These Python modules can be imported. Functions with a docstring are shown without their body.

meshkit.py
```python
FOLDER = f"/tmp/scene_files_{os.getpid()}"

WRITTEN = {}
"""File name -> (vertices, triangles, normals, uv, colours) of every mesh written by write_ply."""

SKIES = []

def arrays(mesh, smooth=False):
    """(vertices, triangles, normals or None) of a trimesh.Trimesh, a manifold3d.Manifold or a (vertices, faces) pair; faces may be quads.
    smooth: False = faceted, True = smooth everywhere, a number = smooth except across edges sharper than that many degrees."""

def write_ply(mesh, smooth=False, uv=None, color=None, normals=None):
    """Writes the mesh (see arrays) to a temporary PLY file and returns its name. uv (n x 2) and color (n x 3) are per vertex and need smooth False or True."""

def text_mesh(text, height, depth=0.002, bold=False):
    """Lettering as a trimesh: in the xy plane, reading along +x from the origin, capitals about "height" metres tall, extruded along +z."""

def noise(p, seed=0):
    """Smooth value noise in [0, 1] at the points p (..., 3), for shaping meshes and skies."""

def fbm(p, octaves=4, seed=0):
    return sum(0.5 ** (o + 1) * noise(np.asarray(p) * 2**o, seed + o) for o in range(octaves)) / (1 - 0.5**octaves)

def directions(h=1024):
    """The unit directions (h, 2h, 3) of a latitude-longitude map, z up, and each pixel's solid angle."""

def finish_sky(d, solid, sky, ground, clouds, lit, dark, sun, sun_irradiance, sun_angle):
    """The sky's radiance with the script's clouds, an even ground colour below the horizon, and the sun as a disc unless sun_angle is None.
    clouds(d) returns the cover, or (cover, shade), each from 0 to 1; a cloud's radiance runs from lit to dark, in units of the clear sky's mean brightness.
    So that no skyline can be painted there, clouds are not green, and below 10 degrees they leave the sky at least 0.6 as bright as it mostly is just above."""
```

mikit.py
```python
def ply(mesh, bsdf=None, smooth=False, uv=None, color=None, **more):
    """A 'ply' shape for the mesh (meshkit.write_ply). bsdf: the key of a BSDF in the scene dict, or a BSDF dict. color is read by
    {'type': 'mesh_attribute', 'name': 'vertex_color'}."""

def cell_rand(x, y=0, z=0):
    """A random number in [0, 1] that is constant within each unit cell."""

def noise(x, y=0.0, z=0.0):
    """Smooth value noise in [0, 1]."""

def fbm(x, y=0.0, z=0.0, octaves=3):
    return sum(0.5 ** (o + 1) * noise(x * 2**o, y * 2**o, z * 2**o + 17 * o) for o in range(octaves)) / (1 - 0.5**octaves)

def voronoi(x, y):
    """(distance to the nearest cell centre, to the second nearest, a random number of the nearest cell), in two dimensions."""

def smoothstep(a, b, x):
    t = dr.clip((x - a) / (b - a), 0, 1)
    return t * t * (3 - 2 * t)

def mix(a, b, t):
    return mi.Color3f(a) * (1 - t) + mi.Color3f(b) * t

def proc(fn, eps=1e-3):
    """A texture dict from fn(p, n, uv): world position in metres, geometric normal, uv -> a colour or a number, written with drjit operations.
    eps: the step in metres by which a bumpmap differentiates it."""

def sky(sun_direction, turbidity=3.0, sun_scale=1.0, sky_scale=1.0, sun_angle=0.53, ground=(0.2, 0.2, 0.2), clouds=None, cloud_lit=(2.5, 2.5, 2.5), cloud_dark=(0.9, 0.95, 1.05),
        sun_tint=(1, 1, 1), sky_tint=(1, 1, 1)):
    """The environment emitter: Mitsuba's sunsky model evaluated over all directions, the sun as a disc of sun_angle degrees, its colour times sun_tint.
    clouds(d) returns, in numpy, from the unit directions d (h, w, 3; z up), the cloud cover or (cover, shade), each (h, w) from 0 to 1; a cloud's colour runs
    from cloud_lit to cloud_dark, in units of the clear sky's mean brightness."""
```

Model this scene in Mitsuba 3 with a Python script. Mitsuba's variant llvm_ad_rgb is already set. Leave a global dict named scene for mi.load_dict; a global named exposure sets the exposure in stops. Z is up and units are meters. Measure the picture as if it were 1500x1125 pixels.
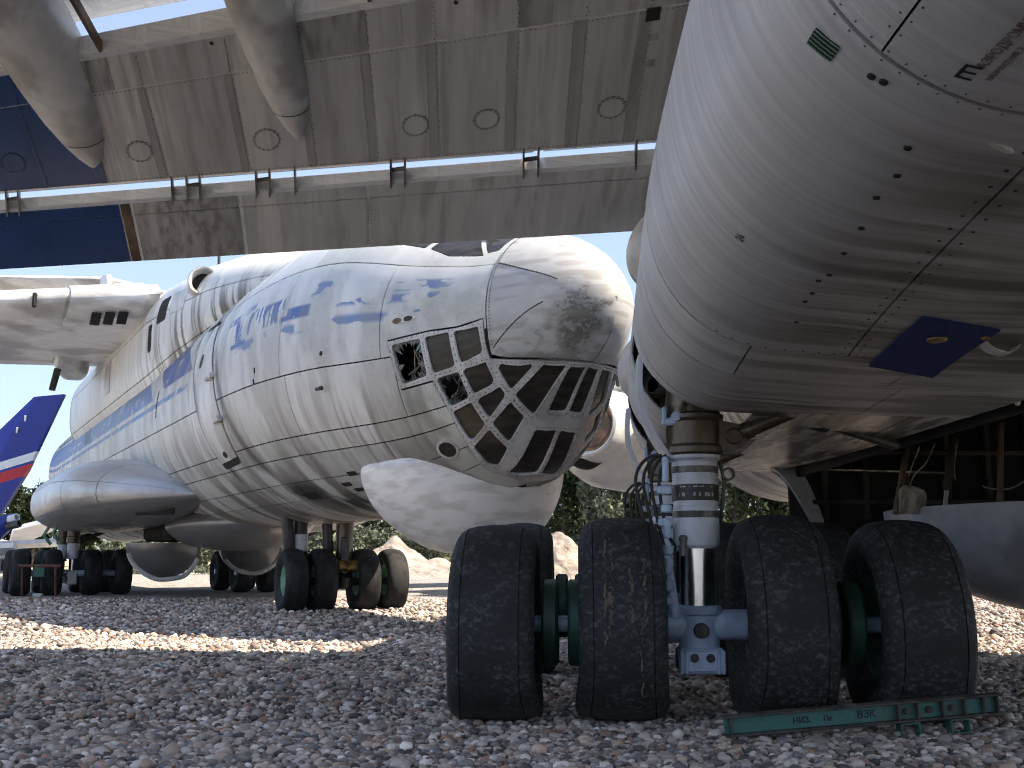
import math
import numpy as np, trimesh, shapely, drjit as dr, mitsuba as mi
import meshkit, mikit
from mikit import noise, fbm, voronoi, cell_rand, smoothstep, mix, proc
from shapely.geometry import Polygon, box as sbox, Point
from shapely.prepared import prep
from scipy.interpolate import PchipInterpolator

rng = np.random.default_rng(7)
V = lambda *a: np.array(a, float)
UP = V(0, 0, 1)
scene, labels = {"type": "scene"}, {}

# ------------------------------------------------------------------ camera, sky, exposure
F_, HC = 1550.0, 0.97                       # focal length in pixels of a 1500 px wide frame, eye height
PITCH = math.atan(257.5 / F_)
EYE = V(0, 0, HC)
FW, CU, RT = V(0, math.cos(PITCH), math.sin(PITCH)), V(0, -math.sin(PITCH), math.cos(PITCH)), V(1, 0, 0)
scene["camera"] = {"type": "perspective", "fov": math.degrees(2 * math.atan(750 / F_)), "fov_axis": "x", "near_clip": 0.05, "far_clip": 3000.0,
                   "to_world": mi.ScalarTransform4f().look_at(EYE.tolist(), (EYE + FW).tolist(), [0, 0, 1])}
SUN_EL, SUN_AZ = math.radians(50), math.radians(-13)      # the sun stands to the right, high
SUN = V(math.cos(SUN_EL) * math.cos(SUN_AZ), math.cos(SUN_EL) * math.sin(SUN_AZ), math.sin(SUN_EL))
scene["sky"] = mikit.sky(SUN.tolist(), turbidity=3.0, sun_tint=(0.95, 1.0, 1.07), sky_tint=(1.02, 0.99, 0.95), ground=(0.30, 0.28, 0.26),
                          clouds=lambda d: 0.55 - 0.2 * np.clip(d[..., 2], 0, 1), cloud_lit=(1.08, 1.22, 1.55), cloud_dark=(1.2, 1.25, 1.35))   # a bright, milky summer sky
exposure = 2.9


def ray(x, y): return FW + RT * ((x - 750) / F_) + CU * ((562.5 - y) / F_)
def at(x, y, Y): d = ray(x, y); return EYE + d * (Y / d[1])
def onz(x, y, z): d = ray(x, y); return EYE + d * ((z - HC) / d[2])


# ------------------------------------------------------------------ materials
def mat(key, color, rough=0.5, metal=0.0, spec=0.5, bump=None, **kw):
    b = {"type": "principled", "base_color": color if isinstance(color, dict) else {"type": "rgb", "value": list(color)},
         "roughness": rough, "metallic": metal, "specular": spec, **kw}
    if bump: b = {"type": "bumpmap", "arbitrary": bump[0], "scale": bump[1], "bsdf": b}
    scene[key] = {"type": "twosided", "bsdf": b}


C3 = mi.Color3f


def band(x, a, b, w): return smoothstep(a - w, a + w, x) * (1 - smoothstep(b - w, b + w, x))


def split(uv):
    k = dr.floor(uv.x / 100.0)
    return uv.x - 100.0 * k, uv.y, k


def far_paint(p, n, uv):
    s, th, k = split(uv)
    c = mix((0.50, 0.50, 0.49), (0.62, 0.62, 0.61), k / 4.0)
    c = c * (0.76 + 0.36 * fbm(s * 1.3, th * 3.0, 2.0, 4) + 0.06 * noise(s * 9.0, th * 1.5, 6.0))
    c = c * mix((1, 1, 1), (0.95, 0.985, 0.93), smoothstep(0.5, 0.7, fbm(s * 0.9, th * 2.2, 9.0)))
    # what is left of the blue stripe and of the lettering
    lean = s + (th - 1.2) * 4.6
    worn = fbm(s * 3.0, th * 9.0, 4.0, 4)
    scrape = noise(s * 26.0, th * 5.0, 3.0)
    blue = C3(0.012, 0.068, 0.29)
    pale = C3(0.045, 0.135, 0.38)
    a = band(th, 1.08, 1.395, 0.012) * band(lean, 11.6, 14.35, 0.05) * smoothstep(0.30, 0.46, worn + 0.25 * scrape)
    b = band(th, 1.14, 1.44, 0.012) * smoothstep(15.6, 15.7, lean) * smoothstep(0.27, 0.47, worn + 0.2 * scrape)
    t = band(th, 1.485, 1.53, 0.008) * smoothstep(10.9, 11.0, s) * smoothstep(0.36, 0.52, worn + 0.2 * scrape)
    g = dr.maximum(band(th, 1.19, 1.25, 0.01) * band(s, 7.55, 8.45, 0.04), band(th, 1.2, 1.44, 0.01) * band(s + (th - 1.2) * 1.5, 7.6, 7.95, 0.04))
    g = dr.maximum(g, band(th, 1.415, 1.45, 0.01) * band(s, 7.1, 7.85, 0.04)) * smoothstep(0.42, 0.56, worn * 0.7 + 0.35 * scrape)
    zig = noise(s * 13.0 + th * 7.0, th * 9.0 - s * 3.0, 2.0)
    h = band(th, 1.225, 1.39, 0.015) * band(s + (th - 1.2) * 1.2, 5.75, 7.3, 0.06) * smoothstep(0.40, 0.52, zig)
    d = band(th, 1.315, 1.40, 0.012) * band(s, 4.75, 5.7, 0.05) * smoothstep(0.33, 0.46, worn + 0.15 * scrape)
    dab = smoothstep(0.60, 0.66, fbm(s * 2.6, th * 11.0, 7.0)) * band(s, 1.9, 7.4, 0.3)
    dab = dab * dr.maximum(band(th, 1.16, 1.26, 0.02), dr.maximum(band(th, 1.29, 1.36, 0.02), band(th, 1.43, 1.5, 0.02)))
    c = mix(c, blue, dr.maximum(dr.maximum(a, g), dr.maximum(h, d)) * 0.92)
    c = mix(c, pale, dr.clip(b + t, 0, 1) * 0.85)
    c = mix(c, pale, dab * 0.8)
    edge = band(th, 1.03, 1.08, 0.01) * smoothstep(24.0, 24.5, lean) + band(lean, 25.5, 27.0, 0.1) * band(th, 0.8, 1.42, 0.02)
    c = mix(c, (0.03, 0.055, 0.06), dr.clip(edge, 0, 1) * 0.85)
    c = mix(c, (0.035, 0.05, 0.052), band(s, 1.5, 4.3, 0.12) * smoothstep(0.66, 0.60, th) * 0.9)
    # grime: rain streaks that run down the skin; low only darkens towards the belly
    st = fbm(s * 7.0, th * 1.1, 3.0, 4)
    st2 = fbm(s * 2.3 + th * 1.2, th * 2.0, 8.0, 4)
    up = smoothstep(1.34, 0.98, th) * smoothstep(8.0, 10.2, s)
    c = mix(c, (0.045, 0.042, 0.036), dr.clip(up * smoothstep(0.38, 0.60, st) * 1.2, 0, 0.92))
    top = smoothstep(1.0, 0.75, th) * smoothstep(5.0, 9.0, s)
    c = mix(c, (0.10, 0.11, 0.09), top * smoothstep(0.4, 0.6, st2) * 0.7)
    c = mix(c, (0.20, 0.185, 0.16), smoothstep(0.50, 0.78, st) * smoothstep(1.5, 2.2, th) * 0.55)
    c = mix(c, (0.24, 0.23, 0.20), smoothstep(0.44, 0.70, st2) * smoothstep(1.0, 1.3, th) * 0.40)
    low = smoothstep(1.75, 2.75, th)  # tone gets darker towards the belly, part even, part in patches
    c = mix(c, (0.15, 0.136, 0.115), low * (0.15 + 0.68 * smoothstep(0.4, 0.65, st2)))
    burn = dr.exp(-dr.square((s - 7.0) / 0.8) - dr.square((th - 2.56) / 0.10)) + dr.exp(-dr.square((s - 5.6) / 0.9) - dr.square((th - 2.75) / 0.12))
    c = mix(c, (0.02, 0.018, 0.015), dr.clip(burn * smoothstep(0.3, 0.6, st2) * 1.3, 0, 0.9))
    soot = band(s, 2.35, 4.3, 0.4) * band(th, 1.97, 2.5, 0.1) * smoothstep(0.42, 0.66, st)
    c = mix(c, (0.12, 0.11, 0.095), soot * 0.35)
    speck = smoothstep(0.66, 0.74, fbm(s * 16.0, th * 36.0, 3.0, 3)) * smoothstep(0.35, 0.65, st2)
    c = mix(c, (0.22, 0.21, 0.18), speck * 0.16)
    dd = s - 9.9 + dr.maximum(1.55 - th, 0) * -1.9 + dr.maximum(th - 1.55, 0) * 1.2
    c = mix(c, (0.06, 0.055, 0.05), dr.maximum(band(dd, 0.28, 0.52, 0.12), band(dd, -1.45, -1.18, 0.12)) * band(th, 1.08, 2.35, 0.08) * (0.25 + 0.6 * smoothstep(0.4, 0.65, st2)))
    return c


mat("far_paint", proc(far_paint), 0.42, 0.0, 0.5)


def cone_paint(p, n, uv):
    s, th, k = split(uv)
    c = C3(0.46, 0.46, 0.455) * (0.84 + 0.24 * fbm(p.x * 5, p.y * 5, p.z * 5, 4))
    f = fbm(p.x * 7, p.y * 7, p.z * 9, 4)
    fine = fbm(p.x * 34, p.y * 34, p.z * 34, 3)
    blk = dr.exp(-dr.square((s - 0.22) / 0.34)) * dr.exp(-dr.square((th - 2.0) / 0.95))
    c = mix(c, (0.035, 0.04, 0.036), dr.clip(smoothstep(0.42, 0.95, blk * 0.85 + (f - 0.5) * 0.9 + (fine - 0.5) * 0.7), 0, 0.9))
    c = mix(c, (0.10, 0.10, 0.095), smoothstep(0.15, 0.8, blk + (f - 0.5) * 0.6) * 0.45)
    c = mix(c, (0.22, 0.20, 0.17), smoothstep(0.5, 0.72, noise(p.x * 3, p.y * 3, p.z * 14)) * 0.4)
    c = mix(c, (0.16, 0.15, 0.13), smoothstep(1.5, 2.1, th) * 0.5 * smoothstep(0.45, 0.65, f))
    return c


mat("cone_paint", proc(cone_paint), 0.38)


def dirty(base, dirt, freq=3.0, amt=0.6, stretch=(1, 1, 0.35)):
    def fn(p, n, uv):
        f = fbm(p.x * freq * stretch[0], p.y * freq * stretch[1], p.z * freq * stretch[2], 4)
        g = noise(p.x * freq * 6, p.y * freq * 6, p.z * freq * 6)
        return mix(base, dirt, smoothstep(0.42, 0.68, f) * amt + 0.12 * amt * g) * (0.88 + 0.2 * g)
    return proc(fn)


def near_skin(p, n, uv):
    s, v, k = split(uv)
    fine = noise(s * 60.0, v * 1.6, 1.0)
    fine2 = noise(s * 150.0, v * 2.5, 5.0)
    st = fbm(s * 13.0, v * 0.9, 3.0, 4)
    big = fbm(s * 1.6, v * 1.3, 6.0, 4)
    c = C3(0.56, 0.555, 0.555) * (0.90 + 0.04 * k)
    c = c * (0.67 + 0.20 * st + 0.20 * fine + 0.12 * fine2 + 0.16 * big)
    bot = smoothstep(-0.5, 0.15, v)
    c = mix(c, (0.085, 0.070, 0.056), bot * (0.25 + 0.62 * smoothstep(0.38, 0.66, st * 0.5 + big * 0.5)))  # even part of the underside darkening is painted shade, the streaks are grime
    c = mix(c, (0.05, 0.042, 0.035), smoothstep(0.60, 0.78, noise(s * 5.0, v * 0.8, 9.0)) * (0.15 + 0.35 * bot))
    return c


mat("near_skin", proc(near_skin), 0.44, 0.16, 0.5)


def belly_metal(p, n, uv):
    s, v, k = split(uv)
    st = fbm(s * 2.0, v * 12.0, 3.0, 4)
    return mix((0.56, 0.50, 0.41), (0.16, 0.135, 0.10), smoothstep(0.35, 0.65, st)) * (0.85 + 0.3 * noise(s * 8, v * 30, 1.0))


mat("belly_metal", proc(belly_metal), 0.30, 0.4)


def flap_paint(p, n, uv):
    a, b, k = split(uv)
    st = fbm(a * 14.0, b * 1.3, 3.0, 4)
    big = fbm(a * 1.1, b * 1.5, 1.0, 4)
    c = C3(0.42, 0.42, 0.418) * (0.66 + 0.34 * st + 0.34 * big) * (0.93 + 0.035 * k)
    c = mix(c, (0.12, 0.11, 0.095), smoothstep(0.52, 0.80, fbm(a * 9.0, b * 1.4, 8.0, 4)) * 0.35)
    c = mix(c, (0.58, 0.56, 0.53), smoothstep(0.60, 0.80, noise(a * 1.9, b * 0.35, 4.0)) * smoothstep(0.35, 0.6, st) * 0.6)
    return c


mat("flap_paint", proc(flap_paint), 0.5, 0.0, 0.4)
mat("flap_band", proc(lambda p, n, uv: flap_paint(p, n, uv) * 0.74), 0.5, 0.0, 0.4)
mat("flap_grimy", proc(lambda p, n, uv: mix(flap_paint(p, n, uv) * 0.78, (0.075, 0.06, 0.045), smoothstep(0.35, 0.75, fbm(uv.x * 16.0, uv.y * 6.0, 2.0, 4)) * 0.5)), 0.55)
mat("flap_blue", proc(lambda p, n, uv: C3(0.010, 0.045, 0.155) * (0.70 + 0.55 * fbm(uv.x * 5.0, uv.y * 2.0, 3.0, 4))), 0.30)
mat("vane_white", proc(lambda p, n, uv: C3(0.78, 0.78, 0.78) * (0.75 + 0.35 * fbm(uv.x * 1.5, uv.y * 22.0, 2.0, 4))), 0.25, 0.3)
mat("pod_paint", dirty((0.56, 0.56, 0.555), (0.14, 0.125, 0.11), 2.2, 0.5), 0.42)
mat("rust_brown", dirty((0.16, 0.10, 0.065), (0.05, 0.035, 0.025), 6.0, 0.8), 0.7)
mat("seam_dark", (0.012, 0.011, 0.010), 0.8)
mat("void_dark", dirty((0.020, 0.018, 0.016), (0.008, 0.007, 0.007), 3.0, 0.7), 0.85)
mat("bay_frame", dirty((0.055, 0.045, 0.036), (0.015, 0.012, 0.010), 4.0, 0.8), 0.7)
mat("bracket_metal", dirty((0.18, 0.165, 0.145), (0.04, 0.035, 0.03), 9.0, 0.8), 0.5, 0.4)
mat("bolt_dark", (0.035, 0.032, 0.03), 0.6, 0.3)
mat("rivet_grey", (0.10, 0.095, 0.09), 0.5, 0.3)


def rubber(p, n, uv):
    f = fbm(p.x * 38, p.y * 38, p.z * 38, 4)
    g = fbm(p.x * 70, p.y * 70, p.z * 70, 3)
    h = fbm(p.x * 6, p.y * 6, p.z * 6, 3)
    c = C3(0.023, 0.023, 0.024) * (0.75 + 0.5 * h)
    c = mix(c, (0.11, 0.108, 0.107), smoothstep(0.46, 0.74, f * 0.6 + g * 0.4) * smoothstep(0.25, 0.6, h) * 0.75)
    return mix(c, (0.12, 0.105, 0.088), smoothstep(0.16, 0.0, p.z) * 0.5)


mat("rubber", proc(rubber), 0.72, 0.0, 0.35, bump=(proc(lambda p, n, uv: fbm(p.x * 45, p.y * 45, p.z * 45, 3), eps=2e-3), 0.006))
mat("rubber_far", dirty((0.016, 0.016, 0.017), (0.042, 0.041, 0.041), 7.0, 0.7), 0.75, 0.0, 0.3)
mat("clay_mark", dirty((0.13, 0.105, 0.072), (0.04, 0.036, 0.03), 30.0, 0.9), 0.9)
mat("hub_green", dirty((0.030, 0.105, 0.070), (0.012, 0.02, 0.016), 5.0, 0.7), 0.5)
mat("hub_mint", dirty((0.20, 0.40, 0.27), (0.05, 0.09, 0.06), 9.0, 0.5), 0.5)
mat("gear_blue", dirty((0.46, 0.57, 0.72), (0.13, 0.15, 0.17), 4.0, 0.45), 0.36)
mat("gear_white", dirty((0.60, 0.63, 0.68), (0.26, 0.26, 0.26), 3.0, 0.4), 0.34)
mat("bronze_metal", dirty((0.17, 0.135, 0.10), (0.055, 0.042, 0.032), 5.0, 0.7), 0.36, 0.55)
mat("chrome", proc(lambda p, n, uv: mix((0.75, 0.72, 0.70), (0.35, 0.22, 0.14), smoothstep(0.45, 0.75, fbm(p.x * 30, p.y * 30, p.z * 5, 3)) * 0.6)), 0.24, 1.0)
mat("steel_dark", dirty((0.07, 0.068, 0.066), (0.02, 0.018, 0.016), 8.0, 0.7), 0.45, 0.5)
mat("hose_black", (0.012, 0.012, 0.012), 0.5)
mat("placard_black", proc(lambda p, n, uv: mix((0.02, 0.02, 0.02), (0.35, 0.33, 0.30), smoothstep(0.63, 0.68, noise(p.x * 110, p.z * 30, p.y * 40)) * smoothstep(0.5, 0.52, noise(3.0, p.z * 62, 1.0)))), 0.5)
mat("brass", dirty((0.30, 0.21, 0.09), (0.07, 0.05, 0.03), 12.0, 0.7), 0.4, 0.7)
mat("beam_teal", dirty((0.045, 0.150, 0.125), (0.05, 0.045, 0.035), 9.0, 0.55), 0.45)
mat("beam_rust", dirty((0.085, 0.072, 0.058), (0.03, 0.025, 0.02), 12.0, 0.8), 0.75)
mat("letter_black", (0.010, 0.012, 0.016), 0.6)
mat("letter_red", dirty((0.115, 0.06, 0.055), (0.28, 0.26, 0.25), 30.0, 0.6), 0.6)
mat("patch_blue", (0.010, 0.026, 0.115), 0.60, 0.0, 0.2)
mat("cloth_grey", dirty((0.40, 0.36, 0.31), (0.14, 0.12, 0.10), 14.0, 0.8), 0.9)
mat("door_white", dirty((0.37, 0.39, 0.43), (0.12, 0.125, 0.135), 2.5, 0.5), 0.36)


def glass_far(p, n, uv):
    f = fbm(p.x * 5, p.y * 5, p.z * 16, 3)
    return mix((0.046, 0.039, 0.031), (0.020, 0.018, 0.015), smoothstep(0.2, 0.8, f))


mat("pane_brown", proc(glass_far), 0.28, 0.0, 0.35)
mat("pane_shard", (0.08, 0.09, 0.085), 0.08, 0.0, 0.8)
mat("frame_grey", dirty((0.58, 0.575, 0.565), (0.26, 0.245, 0.22), 4.0, 0.5), 0.42)
mat("chin_grey", proc(lambda p, n, uv: mix((0.82, 0.815, 0.80), (0.45, 0.43, 0.39), smoothstep(0.42, 0.7, fbm(p.x * 3, p.y * 3, p.z * 9, 4)) * 0.5)), 0.4)
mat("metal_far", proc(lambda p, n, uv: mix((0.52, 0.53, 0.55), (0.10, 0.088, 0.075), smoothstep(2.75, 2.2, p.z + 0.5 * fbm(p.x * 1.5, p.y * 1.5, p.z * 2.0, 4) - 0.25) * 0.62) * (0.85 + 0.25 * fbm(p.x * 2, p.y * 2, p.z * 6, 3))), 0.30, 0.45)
mat("wing_far", dirty((0.76, 0.76, 0.75), (0.22, 0.20, 0.18), 0.9, 0.6, (1, 1, 2)), 0.4)
mat("fairing_far", dirty((0.60, 0.60, 0.585), (0.17, 0.155, 0.13), 1.3, 0.6, (1.6, 1.6, 0.5)), 0.42)
def fairing_paint(p, n, uv):
    s, th, k = split(uv)
    st = fbm(s * 6.0, th * 0.9, 5.0, 4); st2 = fbm(s * 1.6 - th * 2.0, th * 1.3, 2.0, 4)
    c = C3(0.66, 0.665, 0.65) * (0.85 + 0.22 * fbm(s * 1.2, th * 2.5, 1.0, 4))
    c = mix(c, (0.06, 0.055, 0.045), smoothstep(0.46, 0.66, st) * (0.10 + 0.85 * smoothstep(1.15, 1.8, th) * smoothstep(18.0, 11.5, s)))
    c = mix(c, (0.05, 0.045, 0.04), smoothstep(0.50, 0.66, st2) * smoothstep(1.5, 2.1, th) * smoothstep(20.0, 12.0, s) * 0.92)
    return mix(c, (0.30, 0.20, 0.12), smoothstep(0.62, 0.74, noise(s * 2.0, th * 6.0, 7.0)) * smoothstep(0.9, 0.4, th) * 0.6)


mat("fairing_paint", proc(fairing_paint), 0.42)
mat("white_plain", dirty((0.68, 0.68, 0.67), (0.42, 0.40, 0.37), 0.8, 0.4), 0.38)
mat("fan_cover", proc(lambda p, n, uv: mix((0.36, 0.20, 0.13), (0.13, 0.10, 0.07), smoothstep(0.35, 0.65, fbm(p.x * 3.5, p.y * 3.5, p.z * 3.5, 4)))), 0.8)


def fin_paint(p, n, uv):
    w = uv.y
    c = C3(0.010, 0.022, 0.235) * (0.85 + 0.3 * fbm(p.x * 0.9, p.z * 0.9, 2.0, 3))
    c = mix(c, (0.68, 0.69, 0.71), band(w, 2.62, 3.0, 0.012))
    return mix(c, (0.42, 0.012, 0.022), band(w, 2.02, 2.5, 0.012))


mat("fin_paint", proc(fin_paint), 0.30)
mat("airliner_blue", (0.012, 0.028, 0.21), 0.3)
mat("barrier_red", dirty((0.12, 0.045, 0.035), (0.05, 0.03, 0.025), 6.0, 0.6), 0.6)
mat("light_blue", (0.22, 0.45, 0.56), 0.5)
mat("bark", dirty((0.10, 0.075, 0.055), (0.03, 0.024, 0.02), 3.0, 0.8), 0.9)


def leaf(key, a, b):
    fn = lambda p, n, uv: mix(a, b, noise(p.x * 1.7, p.y * 1.7, p.z * 1.7)) * (0.65 + 0.7 * cell_rand(p.x * 6, p.y * 6, p.z * 6))
    scene[key] = {"type": "twosided", "bsdf": {"type": "diffuse", "reflectance": proc(fn)}}


leaf("leaf_dark", (0.024, 0.036, 0.018), (0.055, 0.068, 0.036))
leaf("leaf_pale", (0.11, 0.13, 0.09), (0.20, 0.215, 0.155))
mat("sand", dirty((0.37, 0.315, 0.265), (0.20, 0.17, 0.145), 1.3, 0.7, (1, 1, 1)), 0.95, bump=(proc(lambda p, n, uv: fbm(p.x * 3, p.y * 3, p.z * 3, 4), eps=0.02), 0.25))


def gravel_fn(p, n, uv):
    d1, d2, r = voronoi(p.x * 22.0, p.y * 22.0)
    e1, e2, q = voronoi(p.x * 9.0 + 31, p.y * 9.0)
    c = mix((0.12, 0.112, 0.105), (0.50, 0.475, 0.45), r)
    c = mix(c, (0.27, 0.17, 0.125), smoothstep(0.80, 0.86, cell_rand(r * 977.0)))
    c = c * (0.30 + 0.70 * smoothstep(0.02, 0.22, d2 - d1)) * (0.85 + 0.3 * q)
    far = smoothstep(11.0, 24.0, p.y)
    avg = C3(0.32, 0.30, 0.285) * (0.42 + 0.55 * fbm(p.x * 7, p.y * 2.2, 3.0, 4) + 0.62 * noise(p.x * 13, p.y * 4.0, 1.0))
    return mix(c, avg, far)


mat("gravel_bed", proc(gravel_fn), 0.9, 0.0, 0.2, bump=(proc(lambda p, n, uv: (lambda a: smoothstep(0.0, 0.35, a[1] - a[0]))(voronoi(p.x * 22.0, p.y * 22.0)), eps=4e-3), 0.02))
scene["pebble_skin"] = {"type": "twosided", "bsdf": {"type": "principled", "base_color": {"type": "mesh_attribute", "name": "vertex_color"}, "roughness": 0.62, "specular": 0.35}}
mat("verge", proc(lambda p, n, uv: mix((0.34, 0.28, 0.21), (0.13, 0.145, 0.075), smoothstep(0.4, 0.6, fbm(p.x * 0.35, p.y * 0.12, 1.0, 4)))), 0.95)

# ------------------------------------------------------------------ mesh helpers
def numbered(key):
    if key not in scene and key not in labels and not any(k.startswith(key + "__") for k in scene): return key
    i = 1
    while f"{key}_{i:03d}" in scene or any(k.startswith(f"{key}_{i:03d}__") for k in scene): i += 1
    return f"{key}_{i:03d}"


counter = {}
def key_for(base):
    n = counter.get(base, 0); counter[base] = n + 1
    return base if n == 0 else f"{base}_{n:03d}"


def put(base, mesh, bsdf, smooth=32):
    k = key_for(base); scene[k] = mikit.ply(mesh, bsdf, smooth=smooth); return k


def put_raw(base, v, f, n, uv, bsdf):
    k = key_for(base)
    scene[k] = {"type": "ply", "filename": meshkit.write_ply((v, f), False, uv, None, normals=n), "face_normals": False, "bsdf": {"type": "ref", "id": bsdf}}
    return k


def tag(key, label, category=None, group=None, kind=None):
    labels[key] = {"label": label}
    if category: labels[key]["category"] = category
    if group: labels[key]["group"] = group
    if kind: labels[key]["kind"] = kind


def cat(*m):
    flat = []
    for x in m: flat += x if isinstance(x, list) else [x]
    return trimesh.util.concatenate(flat)


def frame_of(d):
    d = np.asarray(d, float) / np.linalg.norm(d)
    a = np.cross(d, UP if abs(d[2]) < 0.9 else V(1, 0, 0)); a /= np.linalg.norm(a)
    return a, np.cross(d, a), d


def lathe(profile, p0, axis, sec=36, a0=0.0, a1=2 * math.pi):
    """profile: (distance along the axis, radius) points; caps are the profile's own ends at radius 0."""
    a, b, d = frame_of(axis); pr = np.asarray(profile, float)
    closed = abs(a1 - a0 - 2 * math.pi) < 1e-6
    t = np.linspace(a0, a1, sec, endpoint=not closed)
    ring = np.cos(t)[:, None] * a + np.sin(t)[:, None] * b
    v = np.asarray(p0) + pr[:, None, None, 0] * d + pr[:, None, None, 1] * ring[None]
    m, k = len(pr), len(t)
    i, j = np.meshgrid(np.arange(m - 1), np.arange(k if closed else k - 1), indexing="ij")
    jn = (j + 1) % k
    f = np.stack([i * k + j, i * k + jn, (i + 1) * k + jn, (i + 1) * k + j], -1).reshape(-1, 4)
    f = np.vstack([f[:, [0, 1, 2]], f[:, [0, 2, 3]]])
    mm = trimesh.Trimesh(v.reshape(-1, 3), f, process=False); mm.merge_vertices(); mm.update_faces(mm.nondegenerate_faces())
    return mm


def cyl(p0, p1, r, r1=None, sec=20, bev=0.0):
    p0, p1 = np.asarray(p0, float), np.asarray(p1, float); L = np.linalg.norm(p1 - p0); r1 = r if r1 is None else r1
    b = min(bev, r * 0.5, L * 0.4)
    pr = [(0, 0), (0, r - b), (b, r), (L - b, r1), (L, r1 - b), (L, 0)] if b > 0 else [(0, 0), (0, r), (L, r1), (L, 0)]
    return lathe(pr, p0, p1 - p0, sec)


def cbox(size, center=(0, 0, 0), bev=0.006, axes=None):
    s = np.asarray(size, float) / 2; b = min(bev, s.min() * 0.6); pts = []
    for sx in (-1, 1):
        for sy in (-1, 1):
            for sz in (-1, 1):
                for k in range(3):
                    q = s - b; q[k] = s[k]; pts.append(q * (sx, sy, sz))
    m = trimesh.convex.convex_hull(np.array(pts))
    v = m.vertices @ np.asarray(axes) if axes is not None else m.vertices
    return trimesh.Trimesh(v + np.asarray(center), m.faces, process=False)


def hull(pts): return trimesh.convex.convex_hull(np.asarray(pts, float))


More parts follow.
